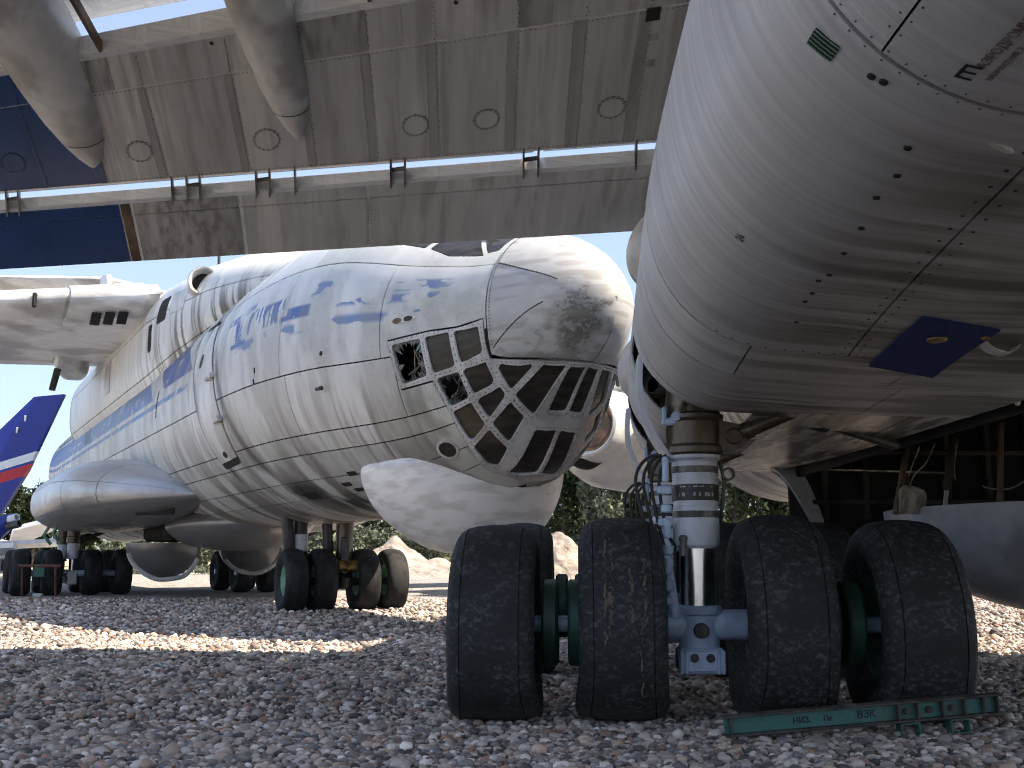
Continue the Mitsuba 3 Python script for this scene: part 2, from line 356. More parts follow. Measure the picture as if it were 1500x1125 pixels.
def tube(pts, r, sec=8, cap=True):
    p = np.asarray(pts, float); t = np.gradient(p, axis=0); t /= np.linalg.norm(t, axis=1)[:, None]
    a = np.cross(t[0], UP if abs(t[0][2]) < 0.9 else V(1, 0, 0)); a /= np.linalg.norm(a); rings = []
    rr = np.broadcast_to(r, len(p))
    for i in range(len(p)):
        a = a - (a @ t[i]) * t[i]; a /= np.linalg.norm(a); b = np.cross(t[i], a)
        q = np.arange(sec) / sec * 2 * math.pi
        rings.append(p[i] + rr[i] * (np.cos(q)[:, None] * a + np.sin(q)[:, None] * b))
    v = np.vstack(rings); k = sec; f = []
    for i in range(len(p) - 1):
        for j in range(k):
            jn = (j + 1) % k; f += [(i * k + j, i * k + jn, (i + 1) * k + jn), (i * k + j, (i + 1) * k + jn, (i + 1) * k + j)]
    for base, sgn in ((0, -1), ((len(p) - 1) * k, 1)):
        for j in range(1, k - 1): f.append((base, base + j, base + j + 1)[::sgn])
    return trimesh.Trimesh(v, np.array(f), process=False)


def smooth_path(pts, n=24):
    p = np.asarray(pts, float); t = np.linspace(0, 1, len(p))
    return PchipInterpolator(t, p)(np.linspace(0, 1, n)) if len(p) > 2 else np.linspace(p[0], p[-1], n)


def loft(rings, cap=True):
    """rings: equal-length loops of points."""
    R = np.asarray(rings, float); m, k = R.shape[:2]; v = R.reshape(-1, 3); f = []
    i, j = np.meshgrid(np.arange(m - 1), np.arange(k), indexing="ij"); jn = (j + 1) % k
    q = np.stack([i * k + j, i * k + jn, (i + 1) * k + jn, (i + 1) * k + j], -1).reshape(-1, 4)
    f = [q[:, [0, 1, 2]], q[:, [0, 2, 3]]]
    if cap:
        for b in (0, (m - 1) * k):
            c = len(v); v = np.vstack([v, v[b:b + k].mean(0)]); jj = np.arange(k)
            f.append(np.stack([np.full(k, c), b + jj, b + (jj + 1) % k], -1))
    mm = trimesh.Trimesh(v, np.vstack(f), process=False); mm.merge_vertices(); mm.update_faces(mm.nondegenerate_faces()); trimesh.repair.fix_normals(mm)
    return mm


def plate(pts, thick, normal=None):
    """A flat polygon (3-D points, in order) given a thickness along its normal."""
    p = np.asarray(pts, float); c = p.mean(0)
    n = np.cross(p[1] - p[0], p[2] - p[0]) if normal is None else np.asarray(normal, float); n /= np.linalg.norm(n)
    a = p[1] - p[0]; a -= (a @ n) * n; a /= np.linalg.norm(a); b = np.cross(n, a)
    poly = Polygon([((q - c) @ a, (q - c) @ b) for q in p]).buffer(0)
    m = trimesh.creation.extrude_polygon(poly, thick, engine="earcut")
    return trimesh.Trimesh(c + m.vertices[:, :1] * a + m.vertices[:, 1:2] * b + (m.vertices[:, 2:] - thick / 2) * n, m.faces, process=False)


def tri_domain(poly, du, dv):
    """Triangles of a polygon in a parameter plane, cut along a du x dv grid."""
    u0, v0, u1, v1 = poly.bounds; pp = prep(poly); V2, F2, base = [], [], 0
    nu, nv = max(1, math.ceil((u1 - u0) / du - 1e-9)), max(1, math.ceil((v1 - v0) / dv - 1e-9))
    gu, gv = np.linspace(u0, u1, nu + 1), np.linspace(v0, v1, nv + 1)
    for i in range(nu):
        for j in range(nv):
            cell = sbox(gu[i], gv[j], gu[i + 1], gv[j + 1])
            if pp.contains(cell) or pp.covers(cell):
                V2.append([(gu[i], gv[j]), (gu[i + 1], gv[j]), (gu[i + 1], gv[j + 1]), (gu[i], gv[j + 1])]); F2.append(np.array([[0, 1, 2], [0, 2, 3]]) + base); base += 4
            elif pp.intersects(cell):
                x = poly.intersection(cell)
                for g in getattr(x, "geoms", [x]):
                    if g.geom_type == "Polygon" and g.area > 1e-9:
                        a, f = trimesh.creation.triangulate_polygon(g, engine="earcut")
                        V2.append(a); F2.append(np.asarray(f) + base); base += len(a)
    v, f = np.vstack(V2), np.vstack(F2)
    _, idx, inv = np.unique(np.round(v, 6), axis=0, return_index=True, return_inverse=True)
    f = np.asarray(inv).reshape(-1)[f]; f = f[(f[:, 0] != f[:, 1]) & (f[:, 1] != f[:, 2]) & (f[:, 0] != f[:, 2])]
    return v[idx], f


def skin(base, fn, poly, bsdf, du=0.3, dv=0.12, h=0.0, depth=0.02, tone=0, out=None):
    """A panel of the surface fn(u, v), cut to the polygon, standing h proud and with edges 'depth' deep. Several pieces of a multipolygon go into one mesh."""
    VV, FF, NN, UU, o = [], [], [], [], 0
    for g in getattr(poly, "geoms", [poly]):
        if g.geom_type != "Polygon" or g.area < 1e-6: continue
        d2, f = tri_domain(g, du, dv)
        u, v = d2[:, 0], d2[:, 1]; e = 1e-3
        P = fn(u, v); n = np.cross(fn(u + e, v) - fn(u - e, v), fn(u, v + e) - fn(u, v - e))
        n /= np.maximum(np.linalg.norm(n, axis=1), 1e-12)[:, None]
        if out is not None: n *= np.sign(np.mean(np.einsum("ij,ij->i", n, out(u, v, P))) or 1)
        top = P + n * h
        fnm = np.cross(top[f[:, 1]] - top[f[:, 0]], top[f[:, 2]] - top[f[:, 0]])
        bad = np.einsum("ij,ij->i", fnm, n[f].mean(1)) < 0
        f = np.where(bad[:, None], f[:, ::-1], f)
        uv = np.stack([u + 100.0 * tone, v], 1)
        VV.append(top); NN.append(n); UU.append(uv); FF.append(f + o); o += len(top)
        if depth > 0:
            e2 = np.vstack([f[:, [0, 1]], f[:, [1, 2]], f[:, [2, 0]]])
            key = np.sort(e2, 1); _, ix, ct = np.unique(key, axis=0, return_index=True, return_counts=True)
            be = e2[ix[ct == 1]]
            a, b = be[:, 0], be[:, 1]
            q = np.stack([top[a], top[b], top[b] - n[b] * depth, top[a] - n[a] * depth], 1).reshape(-1, 3)
            sn = np.cross(top[b] - top[a], n[a]); sn /= np.maximum(np.linalg.norm(sn, axis=1), 1e-12)[:, None]
            m = len(be); k4 = np.arange(m)[:, None] * 4 + o
            VV.append(q); NN.append(np.repeat(sn, 4, 0)); UU.append(np.stack([uv[a], uv[b], uv[b], uv[a]], 1).reshape(-1, 2))
            FF.append(np.vstack([k4 + [0, 2, 1], k4 + [0, 3, 2]])); o += 4 * m
    return put_raw(base, np.vstack(VV), np.vstack(FF), np.vstack(NN), np.vstack(UU), bsdf)


def rr(u0, v0, u1, v1, r=0.0):
    b = sbox(u0, v0, u1, v1)
    return b.buffer(-r).buffer(r, quad_segs=4) if r else b


def dots(fn, uvs, r, h=0.004, sec=7, sgn=None):
    """Small round heads on a surface, one mesh."""
    uvs = np.asarray(uvs, float); u, v = uvs[:, 0], uvs[:, 1]; e = 1e-3
    P = fn(u, v); a = fn(u + e, v) - fn(u - e, v); a /= np.linalg.norm(a, axis=1)[:, None]
    n = np.cross(a, fn(u, v + e) - fn(u, v - e)); n /= np.linalg.norm(n, axis=1)[:, None]
    if sgn is not None: n *= np.sign(np.einsum("ij,ij->i", n, sgn(u, v, P)))[:, None]
    b = np.cross(n, a); q = np.arange(sec) / sec * 2 * math.pi
    ring = np.cos(q)[None, :, None] * a[:, None] + np.sin(q)[None, :, None] * b[:, None]
    rr_ = np.broadcast_to(r, len(P))[:, None, None]
    lo = P[:, None] + ring * rr_ - 0.003 * n[:, None]; hi = P[:, None] + ring * rr_ * 0.8 + h * n[:, None]; c = (P + n * h * 1.15)[:, None]
    v_ = np.concatenate([lo, hi, c], 1); k = 2 * sec + 1; j = np.arange(sec); jn = (j + 1) % sec
    f1 = np.vstack([np.stack([j, jn, sec + jn], 1), np.stack([j, sec + jn, sec + j], 1), np.stack([sec + j, sec + jn, np.full(sec, 2 * sec)], 1)])
    f = (f1[None] + (np.arange(len(P)) * k)[:, None, None]).reshape(-1, 3)
    return trimesh.Trimesh(v_.reshape(-1, 3), f, process=False)

# ------------------------------------------------------------------ ground
def sheet(x0, x1, y0, y1, z): return trimesh.Trimesh([(x0, y0, z), (x1, y0, z), (x1, y1, z), (x0, y1, z)], [(0, 1, 2), (0, 2, 3)], process=False)


put("ground", sheet(-900, 900, -200, 1500, -0.012), "verge", False); tag("ground", "sandy field with dry grass beyond the gravel parking area", kind="structure")
put("gravel_apron", sheet(-90, 90, -40, 74, 0.0), "gravel_bed", False); tag("gravel_apron", "wide gravel apron of small rounded pebbles under the parked aircraft", kind="structure")


def pebbles(y0, y1, sub, pitch, size):
    base = trimesh.creation.icosphere(subdivisions=sub); n = len(base.vertices)
    xs = np.arange(-0.54 * y1 - 1.2, 0.54 * y1 + 1.2, pitch); ys = np.arange(y0, y1, pitch)
    X, Y = np.meshgrid(xs, ys); X, Y = X.ravel(), Y.ravel()
    X = X + rng.uniform(-.5, .5, X.shape) * pitch; Y = Y + rng.uniform(-.5, .5, Y.shape) * pitch
    m = np.abs(X) < 0.54 * Y + 0.9; X, Y = X[m], Y[m]; k = len(X)
    sz = size * np.exp(rng.normal(0, 0.30, k)) / 2
    sc = np.stack([sz * rng.uniform(0.85, 1.35, k), sz * rng.uniform(0.8, 1.15, k), sz * rng.uniform(0.5, 0.85, k)], 1)
    lump = 1 + 0.16 * (meshkit.noise(base.vertices[None] * 1.7 + rng.uniform(0, 50, (k, 1, 3)), 3) - 0.5)[..., None] * 2
    v = base.vertices[None] * lump * sc[:, None]
    a = rng.uniform(0, 2 * math.pi, k); t = rng.normal(0, 0.35, k)
    c, s, ct, st = np.cos(a)[:, None], np.sin(a)[:, None], np.cos(t)[:, None], np.sin(t)[:, None]
    y1_ = v[..., 1] * ct - v[..., 2] * st; z1_ = v[..., 1] * st + v[..., 2] * ct
    v = np.stack([v[..., 0] * c - y1_ * s, v[..., 0] * s + y1_ * c, z1_], -1)
    bumpz = 0.025 * (meshkit.noise(np.stack([X * 1.3, Y * 1.3, 0 * X], 1), 5) - 0.4)
    v += np.stack([X, Y, sz * rng.uniform(0.1, 0.75, k) + np.maximum(bumpz, -0.004)], 1)[:, None]
    pal = np.array([(.47, .44, .415), (.31, .295, .285), (.60, .575, .55), (.11, .105, .105), (.48, .39, .33), (.34, .235, .195), (.20, .20, .215), (.76, .74, .72), (.20, .175, .155)])
    w = np.array([.22, .18, .13, .12, .10, .08, .08, .05, .06]); w = w / w.sum()
    col = pal[rng.choice(len(pal), k, p=w)] * (1.17, 1.07, .98) * rng.uniform(0.72, 1.18, (k, 1))
    f = (base.faces[None] + (np.arange(k) * n)[:, None, None]).reshape(-1, 3)
    return v.reshape(-1, 3), f, np.repeat(col, n, 0)


pv, pf, pc = [], [], []
for arg in ((4.8, 6.6, 1, 0.031, 0.0355), (6.7, 13.5, 0, 0.0415, 0.043), (13.5, 27.0, 0, 0.105, 0.062)):
    a_, b_, c_ = pebbles(*arg); pf.append(b_ + sum(map(len, pv))); pv.append(a_); pc.append(c_)
scene["pebbles"] = mikit.ply((np.vstack(pv), np.vstack(pf)), "pebble_skin", smooth=True, color=np.vstack(pc))
tag("pebbles", "loose rounded grey, tan and reddish pebbles covering the foreground", "gravel", kind="stuff")

# ------------------------------------------------------------------ shared aircraft parts
def wheel(parent, c, axis, R, w, tyre_m, hub_m, sec=56, squash=None, groove=True, hub_w=1.0):
    """A tyre (flattened where it stands on the ground) with a dished rim on both faces."""
    key = key_for(parent + "__wheel"); h = w / 2; g = 0.008 * R / 0.65
    half = [(-0.62 * h, 0.50 * R), (-0.90 * h, 0.62 * R), (-1.03 * h, 0.74 * R), (-1.02 * h, 0.82 * R), (-0.95 * h, 0.885 * R), (-0.86 * h, 0.928 * R), (-0.72 * h, 0.961 * R)]
    if groove: half += [(-0.68 * h - g / 2, 0.966 * R), (-0.68 * h - g / 4, 0.952 * R), (-0.68 * h + g / 4, 0.952 * R), (-0.68 * h + g / 2, 0.969 * R)]
    half += [(-0.45 * h, 0.988 * R), (-0.15 * h, R)]
    prof = [(-0.60 * h, 0.47 * R)] + half + [(-x, r) for x, r in half[::-1]] + [(0.60 * h, 0.47 * R)]
    m = lathe(prof, c, axis, sec); ax = np.asarray(axis, float) / np.linalg.norm(axis)
    if squash is not None:
        v = m.vertices - np.asarray(c); z = v[:, 2].copy(); lim = -squash
        t = np.clip((-z - 0.35 * R) / (0.65 * R), 0, 1)
        z2 = np.where(z < 0, z * (squash + 0.004) / R * 1.0 + (z - z * squash / R) * (1 - t) * 0.9, z); z2 = np.maximum(z2, lim + 0.002 * np.cos(40 * v[:, 0]))
        d = v @ ax
        v = v + (d * 0.20 * t ** 1.5)[:, None] * ax; v[:, 2] = z2
        m.vertices = v + np.asarray(c)
    scene[key + "__tyre"] = mikit.ply(m, tyre_m, smooth=40)
    r = 0.49 * R; hw = h * 0.62 * hub_w
    rim = [lathe([(s * hw * 0.30, 0), (s * hw * 0.55, 0.10 * R), (s * hw * 0.5, 0.16 * R), (s * hw * 0.30, 0.20 * R), (s * hw * 0.42, 0.38 * R), (s * hw * 0.98, 0.46 * R), (s * hw * 1.06, r), (s * hw * 0.9, r * 1.03)], c, ax, 32) for s in (-1, 1)]
    a, b, d = frame_of(ax)
    for s in (-1, 1):
        for q in np.arange(8) / 8 * 2 * math.pi:
            o = np.asarray(c) + (np.cos(q) * a + np.sin(q) * b) * 0.29 * R
            rim.append(cyl(o + ax * s * hw * 0.30, o + ax * s * hw * 0.52, 0.035 * R, sec=8))
    scene[key + "__rim"] = mikit.ply(cat(rim), hub_m, smooth=40)
    return key


PI = math.pi
# ================================================================== white transport aircraft in the middle
FA = "transport_aircraft_001"
counter["transport_aircraft_001"] = 0
aw = math.radians(61.0)
AX, SX = V(-math.cos(aw), math.sin(aw), 0), V(-math.sin(aw), -math.cos(aw), 0)      # aft and starboard
NO = V(1.19, 11.91, 0)                                                              # under the tip of the nose
FT = np.array([  # station, top, bottom, centre height, half width
    [0, 3.95, 3.95, 3.95, 0], [.1, 4.25, 3.60, 3.95, .26], [.3, 4.45, 3.42, 3.97, .45], [.6, 4.72, 3.24, 4.0, .64], [1.2, 5.04, 2.62, 4.0, .97], [1.75, 5.22, 2.06, 3.95, 1.22],
    [2.6, 5.55, 1.80, 3.95, 1.60], [3.5, 5.95, 1.70, 4.0, 1.88], [4.5, 6.3, 1.66, 4.08, 2.1], [5.5, 6.5, 1.65, 4.12, 2.27], [7, 6.62, 1.65, 4.15, 2.43], [8.5, 6.65, 1.65, 4.15, 2.5],
    [33, 6.65, 1.65, 4.15, 2.5], [36, 6.65, 2.1, 4.3, 2.45], [40, 6.65, 3.2, 4.9, 2.1], [44, 6.6, 4.6, 5.5, 1.3], [47, 6.5, 5.6, 6.0, .5]])
FI = [PchipInterpolator(np.sqrt(FT[:, 0]), FT[:, k]) for k in range(1, 5)]


def fpt(s, y, z): return NO + np.asarray(s)[..., None] * AX + np.asarray(y)[..., None] * SX + np.asarray(z)[..., None] * UP


def fus(s, th):
    zt, zb, zc, w = [f(np.sqrt(np.clip(s, 0, 47))) for f in FI]
    c = np.cos(th)
    return fpt(s, w * np.sin(th), zc + np.where(c > 0, zt - zc, zc - zb) * c)


def fout(s, th, P): return P - fpt(s, 0 * s, 0 * s + 4.05)


RING = [(1.30, 2.00), (1.28, 1.70), (1.28, 1.40), (1.30, 1.0), (1.34, .65), (1.36, .3), (1.36, 0)]
ring_full = RING + [(s, -t) for s, t in RING[-2::-1]]
def base_s(th):       # where the level lower edge of the cone cuts the surface
    a, b = np.full_like(th, .35), np.full_like(th, 1.6)
    for _ in range(40):
        m = (a + b) / 2; z = fus(m, th)[:, 2]; hi = z > 3.30 + .075 * (m - .6) / .7; a, b = np.where(hi, m, a), np.where(hi, b, m)
    return a


bt = np.linspace(1.985, PI, 14)
base_edge = [(float(a), float(b)) for a, b in zip(base_s(bt), bt)]; base_edge[0] = (1.29, 1.985)
base_full = base_edge + [(s, 2 * PI - t) for s, t in base_edge[-2::-1]]
# the solid nose cone: two halves of the parameter plane either side of the top
cone_poly = Polygon([(0.0006, -1.99 + 0)] + [(0.0006, t) for t in np.linspace(-1.9, 1.9, 12)] + [(0.0006, PI), (0.57, PI)] + base_edge[::-1][1:] + RING[1:] + [(s, -t) for s, t in RING[-2::-1]] + [(s, -t) for s, t in base_edge[1:]] + [(0.0006, -PI)])
cone_poly = cone_poly.buffer(0)
skin(FA + "__nose_cone", fus, cone_poly.buffer(-0.018).difference(sbox(-1, -9, .08, 9)), "cone_paint", 0.06, 0.10, h=0.026, depth=0.05, out=fout)
skin(FA + "__nose_cone__tip", fus, cone_poly.intersection(sbox(-1, -9, .0808, 9)), "cone_paint", 0.004, 0.10, h=0.026, depth=0, out=fout)
put(FA + "__nose_cone__tip_screw", cyl(fpt(0.03, 0, 3.95), fpt(-.017, 0, 3.95), .028, sec=16), "frame_grey")
tag(FA + "__nose_cone", "solid rounded nose cone with black worn patches")
# riveted hem round the cone, and the two raised strips on it
hem = [(1.30 + 0.0, t) for t in np.linspace(-1.9, 1.9, 90)]
hem_s = lambda t: np.interp(abs(t), [0, .3, .65, 1.0, 1.4, 1.7, 2.0], [1.36, 1.36, 1.34, 1.30, 1.28, 1.28, 1.30])
put(FA + "__nose_cone__rivet_row", cat(dots(fus, [(hem_s(t) - 0.055, t) for t in np.linspace(-1.9, 1.9, 120)], 0.0085, 0.036, 6, fout),
    dots(fus, [(np.interp(t, bt, [q[0] for q in base_edge]) - 0.035, t) for t in np.linspace(2.0, PI, 60)], 0.0085, 0.036, 6, fout)), "rivet_grey")
labels[FA + "__nose_cone__rivet_row"] = {"label": "row of rivets along the hem of the nose cone", "kind": "stuff"}
for (s0, t0, s1, t1) in ((1.23, 1.02, 0.42, 1.18), (1.22, 1.93, 0.55, 1.62)):
    q = np.linspace(0, 1, 16); pts = fus(s0 + (s1 - s0) * q, t0 + (t1 - t0) * q); nn = fout(s0 + (s1 - s0) * q, q, pts); nn /= np.linalg.norm(nn, axis=1)[:, None]
    put(FA + "__nose_cone__lightning_strip", tube(pts + nn * 0.03, 0.008, 6), "steel_dark")

# nose glazing: a riveted frame with window openings, the panes set back in it
WIN = [[(2.72, 1.682), (2.256, 1.677), (2.216, 1.90), (2.62, 1.918)], [(2.171, 1.674), (1.833, 1.671), (1.796, 1.888), (2.112, 1.895)], [(1.748, 1.672), (1.408, 1.703), (1.391, 1.90), (1.699, 1.88)],
       [(2.077, 1.946), (1.762, 1.946), (1.714, 2.13), (2.001, 2.137)], [(1.688, 1.94), (1.385, 1.996), (1.357, 2.178), (1.635, 2.123)], [(1.996, 2.19), (1.713, 2.18), (1.668, 2.372), (1.96, 2.427)],
       [(1.62, 2.188), (1.327, 2.257), (1.311, 2.347), (1.575, 2.358)], [(1.572, 2.421), (1.307, 2.439), (1.298, 2.65), (1.558, 2.647)], [(1.975, 2.491), (1.657, 2.438), (1.632, 2.669), (1.913, 2.734), (1.988, 2.676)],
       [(1.251, 2.068), (0.882, 2.352), (1.219, 2.351)], [(1.21, 2.432), (0.813, 2.461), (0.666, 2.761), (1.204, 2.733)], [(0.659, 2.83), (0.60, 3.115), (1.05, 3.115), (1.093, 2.878)], [(1.327, 2.85), (1.27, 3.115), (1.75, 3.115), (1.906, 2.868)]]
BROKEN = (0, 3)
FRAME = [(2.789, 1.652), (2.108, 1.639), (1.33, 1.660), (1.33, 1.865), (1.315, 1.995)] + [(s + .012, t) for s, t in base_edge[1:]] + [(1.93, PI), (1.985, 2.858), (2.077, 2.693), (2.04, 2.473), (2.026, 2.197), (2.141, 1.944), (2.67, 1.949)]
frame_poly = Polygon(FRAME).buffer(0)
K = 1.7
def scaled(poly, kx=1.0, ky=K): return shapely.affinity.scale(poly, kx, ky, origin=(0, 0))
import shapely.affinity
win_polys = [scaled(scaled(Polygon(w)).buffer(-0.03).buffer(0.042), 1, 1 / K) for w in WIN]
open_frame = frame_poly
for w in win_polys: open_frame = open_frame.difference(w)
mirror = lambda poly: shapely.affinity.affine_transform(poly, [1, 0, 0, -1, 0, 2 * PI])
GF = FA + "__nose_glazing"
both = open_frame.union(mirror(open_frame))
skin(GF, fus, both, "frame_grey", 0.16, 0.10, h=0.012, depth=0.055, out=fout)
tag(GF, "riveted grey window frame of the glazed lower nose")
for side in (0, 1):
    for i, w in enumerate(win_polys):
        ww = scaled(scaled(w).buffer(0.012), 1, 1 / K)
        if i in BROKEN and side == 0: continue
        k = skin(GF + "__window_pane", fus, mirror(ww) if side else ww, "pane_brown", 0.2, 0.12, h=-0.022, depth=0.0, out=fout)
        labels[k] = {"label": "dusty brown nose window pane"}
rv = []
for i, w in enumerate(win_polys):
    for off, st in ((0.032, 0.075),):
        ln = scaled(w).buffer(off).exterior
        for d in np.arange(0, ln.length, st):
            q = ln.interpolate(d); q = (q.x, q.y / K)
            if frame_poly.contains(Point(q)): rv += [q, (q[0], 2 * PI - q[1])]
put(GF + "__rivet_heads", dots(fus, rv, 0.0095, 0.016, 6, fout), "rivet_grey"); labels[GF + "__rivet_heads"] = {"label": "rivet heads round the nose windows", "kind": "stuff"}
# jagged rest of the glass in the two broken windows, and what hangs behind
for i in BROKEN:
    x0, y0, x1, y1 = win_polys[i].bounds; cl = win_polys[i].centroid; pc_ = []
    ext = np.array(win_polys[i].exterior.coords)
    for j in range(0, 26):
        q = win_polys[i].exterior.interpolate(j / 26.0, normalized=True); q2 = win_polys[i].exterior.interpolate((j + 1.02) / 26.0, normalized=True)
        m = 0.12 + 0.55 * rng.random() ** 2.2; t = 0.3 + 0.4 * rng.random()
        tip = ((q.x * (1 - t) + q2.x * t) * (1 - m) + cl.x * m, (q.y * (1 - t) + q2.y * t) * (1 - m) + cl.y * m)
        pc_.append(Polygon([(q.x, q.y), (q2.x, q2.y), tip]))
    k = skin(GF + "__broken_glass", fus, shapely.MultiPolygon(pc_), "pane_shard", 0.2, 0.12, h=-0.02, depth=0.0, out=fout); labels[k] = {"label": "jagged glass left in a smashed nose window"}
    a = fus(np.array([cl.x]), np.array([cl.y]))[0]; inn = fpt(np.array([cl.x + 0.8]), np.array([0.2]), np.array([3.6]))[0] - a; inn /= np.linalg.norm(inn)
    wires = [tube(smooth_path([a + inn * 0.22 + V(*rng.uniform(-.12, .12, 2), .16), a + inn * 0.25 + V(*rng.uniform(-.12, .12, 3)), a + inn * 0.2 + V(*rng.uniform(-.15, .15, 2), -.16)], 12), 0.006, 5) for _ in range(6)]
    put(GF + "__loose_wiring", cat(wires, cbox((.18, .1, .07), a + inn * 0.4 + V(0.03, 0, 0.02))), "cloth_grey")
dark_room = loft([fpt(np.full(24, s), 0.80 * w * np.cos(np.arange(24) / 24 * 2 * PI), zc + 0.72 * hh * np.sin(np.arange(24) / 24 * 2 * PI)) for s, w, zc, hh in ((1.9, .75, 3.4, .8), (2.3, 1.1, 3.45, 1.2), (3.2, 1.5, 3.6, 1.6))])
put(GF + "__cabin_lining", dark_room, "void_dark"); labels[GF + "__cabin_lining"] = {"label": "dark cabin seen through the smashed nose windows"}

# fuselage: a dark shell and the skin panels on it, set apart by open seams
holes = frame_poly.union(mirror(frame_poly)).union(cone_poly)
cone_side = Polygon([(0, 1.2), (0, 2 * PI - 1.2), (0.3, 2 * PI - 1.2), (0.3, 1.2)])
dom = lambda s0, t0, s1, t1: sbox(s0, t0, s1, t1)
front = Polygon([(0, -PI)] + [(0, 2 * PI)] + [(s, 2 * PI + t) for s, t in ring_full[::-1] if t <= 0] + [(1.30, 2 * PI - 2.0)] + [(1.30, 2.0)] + [(s, t) for s, t in ring_full]).buffer(0)
nofr = frame_poly.union(mirror(frame_poly)).union(Polygon([(0, 0)] + [(s, t) for s, t in RING[::-1]] + [(1.30, 2 * PI - 2.0)] + [(s, 2 * PI - t) for s, t in RING[1:]] + [(0, 2 * PI)])).buffer(0.002)
shell = sbox(0.55, 0, 47, 2 * PI).difference(nofr)
skin(FA + "__fuselage", fus, shell, "seam_dark", 0.9, 0.2, h=-0.006, depth=0, out=fout)
tag(FA + "__fuselage", "round white fuselage with scraped off blue stripe and lettering and black rain streaks")
DOOR = Polygon([(10.9, 1.075), (9.69, 1.10), (8.87, 1.55), (8.62, 1.85), (8.58, 2.165), (9.73, 2.185), (9.98, 1.93), (10.23, 1.60)]).buffer(-0.05).buffer(0.05)
door_seam = DOOR.buffer(0.055)
SEAMS = {  # theta bands and the stations where the panels of the band meet
    (0.0, 0.62): [0.5, 2.4, 4.3, 6.6, 9.2, 13, 18, 24, 30, 36, 47], (0.62, 1.02): [0.5, 3.1, 5.2, 7.3, 9.6, 12.4, 17, 22, 27, 33, 47], (1.02, 1.745): [0.5, 2.95, 5.6, 8.3, 10.8, 14.45, 17.6, 20.5, 24.4, 28.0, 33, 47],
    (1.745, 2.13): [0.5, 2.72, 5.45, 8.35, 10.7, 14.6, 18.5, 23, 28, 33, 47], (2.13, 2.262): [0.5, 3.6, 5.65, 8.3, 10.48, 14.52, 18, 23, 33, 47], (2.262, 2.46): [0.5, 3.4, 5.62, 8.43, 10.14, 13.3, 17, 22, 33, 47],
    (2.46, 2.64): [0.5, 3.2, 5.7, 7.85, 10.33, 12.2, 15.6, 21, 33, 47], (2.64, 3.06): [0.5, 2.6, 6.03, 8.6, 11.2, 14.2, 18.6, 24, 33, 47],
    (3.06, 3.64): [0.5, 4.5, 8.6, 14.2, 24, 33, 47], (3.64, 4.5): [0.5, 4.5, 9.2, 15, 24, 33, 47], (4.5, 5.4): [0.5, 4.5, 9.2, 15, 24, 33, 47], (5.4, 2 * PI): [0.5, 4.5, 9.2, 15, 24, 33, 47]}
COCK = [Polygon([(2.55, 0.60), (1.95, 0.60), (1.62, 0.86), (2.15, 0.88), (2.6, 0.80)]), Polygon([(1.82, 0.12), (1.48, 0.12), (1.42, 0.78), (1.56, 0.82), (1.88, 0.56)]), Polygon([(3.3, 0.62), (2.65, 0.62), (2.72, 0.80), (3.2, 0.80)])]
cock_all = shapely.union_all(COCK + [shapely.affinity.affine_transform(c, [1, 0, 0, -1, 0, 2 * PI]) for c in COCK])
for (t0, t1), st in SEAMS.items():
    g = 0.0042
    for s0, s1 in zip(st[:-1], st[1:]):
        gs = 0.007 + 0.0003 * s1
        poly = sbox(s0 + gs, t0 + g, s1 - gs, t1 - g).difference(nofr.buffer(0.010)).difference(door_seam).difference(cock_all.buffer(0.01))
        for gg in getattr(poly, "geoms", [poly]):
          if gg.area > 0.02: skin(FA + "__fuselage__skin_panel", fus, gg, "far_paint", 0.45 if t1 < 3.1 else 0.8, 0.07 if t1 < 3.1 else 0.15, h=0.006, depth=0.012, tone=int(rng.integers(1, 5)), out=fout)
for c in COCK:
    for m in (c, shapely.affinity.affine_transform(c, [1, 0, 0, -1, 0, 2 * PI])):
        k = skin(FA + "__cockpit_window", fus, m, "pane_brown", 0.2, 0.1, h=0.004, depth=0.02, out=fout)

# entry door with its hinges, window and step hole
skin(FA + "__crew_door", fus, DOOR, "far_paint", 0.12, 0.06, h=0.012, depth=0.018, tone=4, out=fout); tag(FA + "__crew_door", "narrow rounded entry door with outside hinges, low on the side")
skin(FA + "__crew_door__door_window", fus, Point(0, 0).buffer(1, 16) and shapely.affinity.translate(shapely.affinity.scale(Point(0, 0).buffer(1), 0.085, 0.055), 9.95, 1.382), "pane_brown", 0.05, 0.05, h=0.024, depth=0.01, out=fout)
skin(FA + "__crew_door__step_hole", fus, shapely.affinity.translate(shapely.affinity.scale(Point(0, 0).buffer(1), 0.11, 0.024), 9.2, 2.125), "seam_dark", 0.1, 0.05, h=0.024, depth=0.01, out=fout)
for (s, t) in ((8.86, 1.56), (8.62, 1.875)):
    p0, p1, p2 = fus(np.array([s - .14, s + .24, s + .05]), np.array([t, t + .012, t])); nn = fout(s, t, p0); nn /= np.linalg.norm(nn)
    put(FA + "__crew_door__hinge", cat(cyl(p0 + nn * .05, p1 + nn * .05, .048, sec=14, bev=.012), cbox((.10, .10, .14), p2 + nn * .01)), "frame_grey")
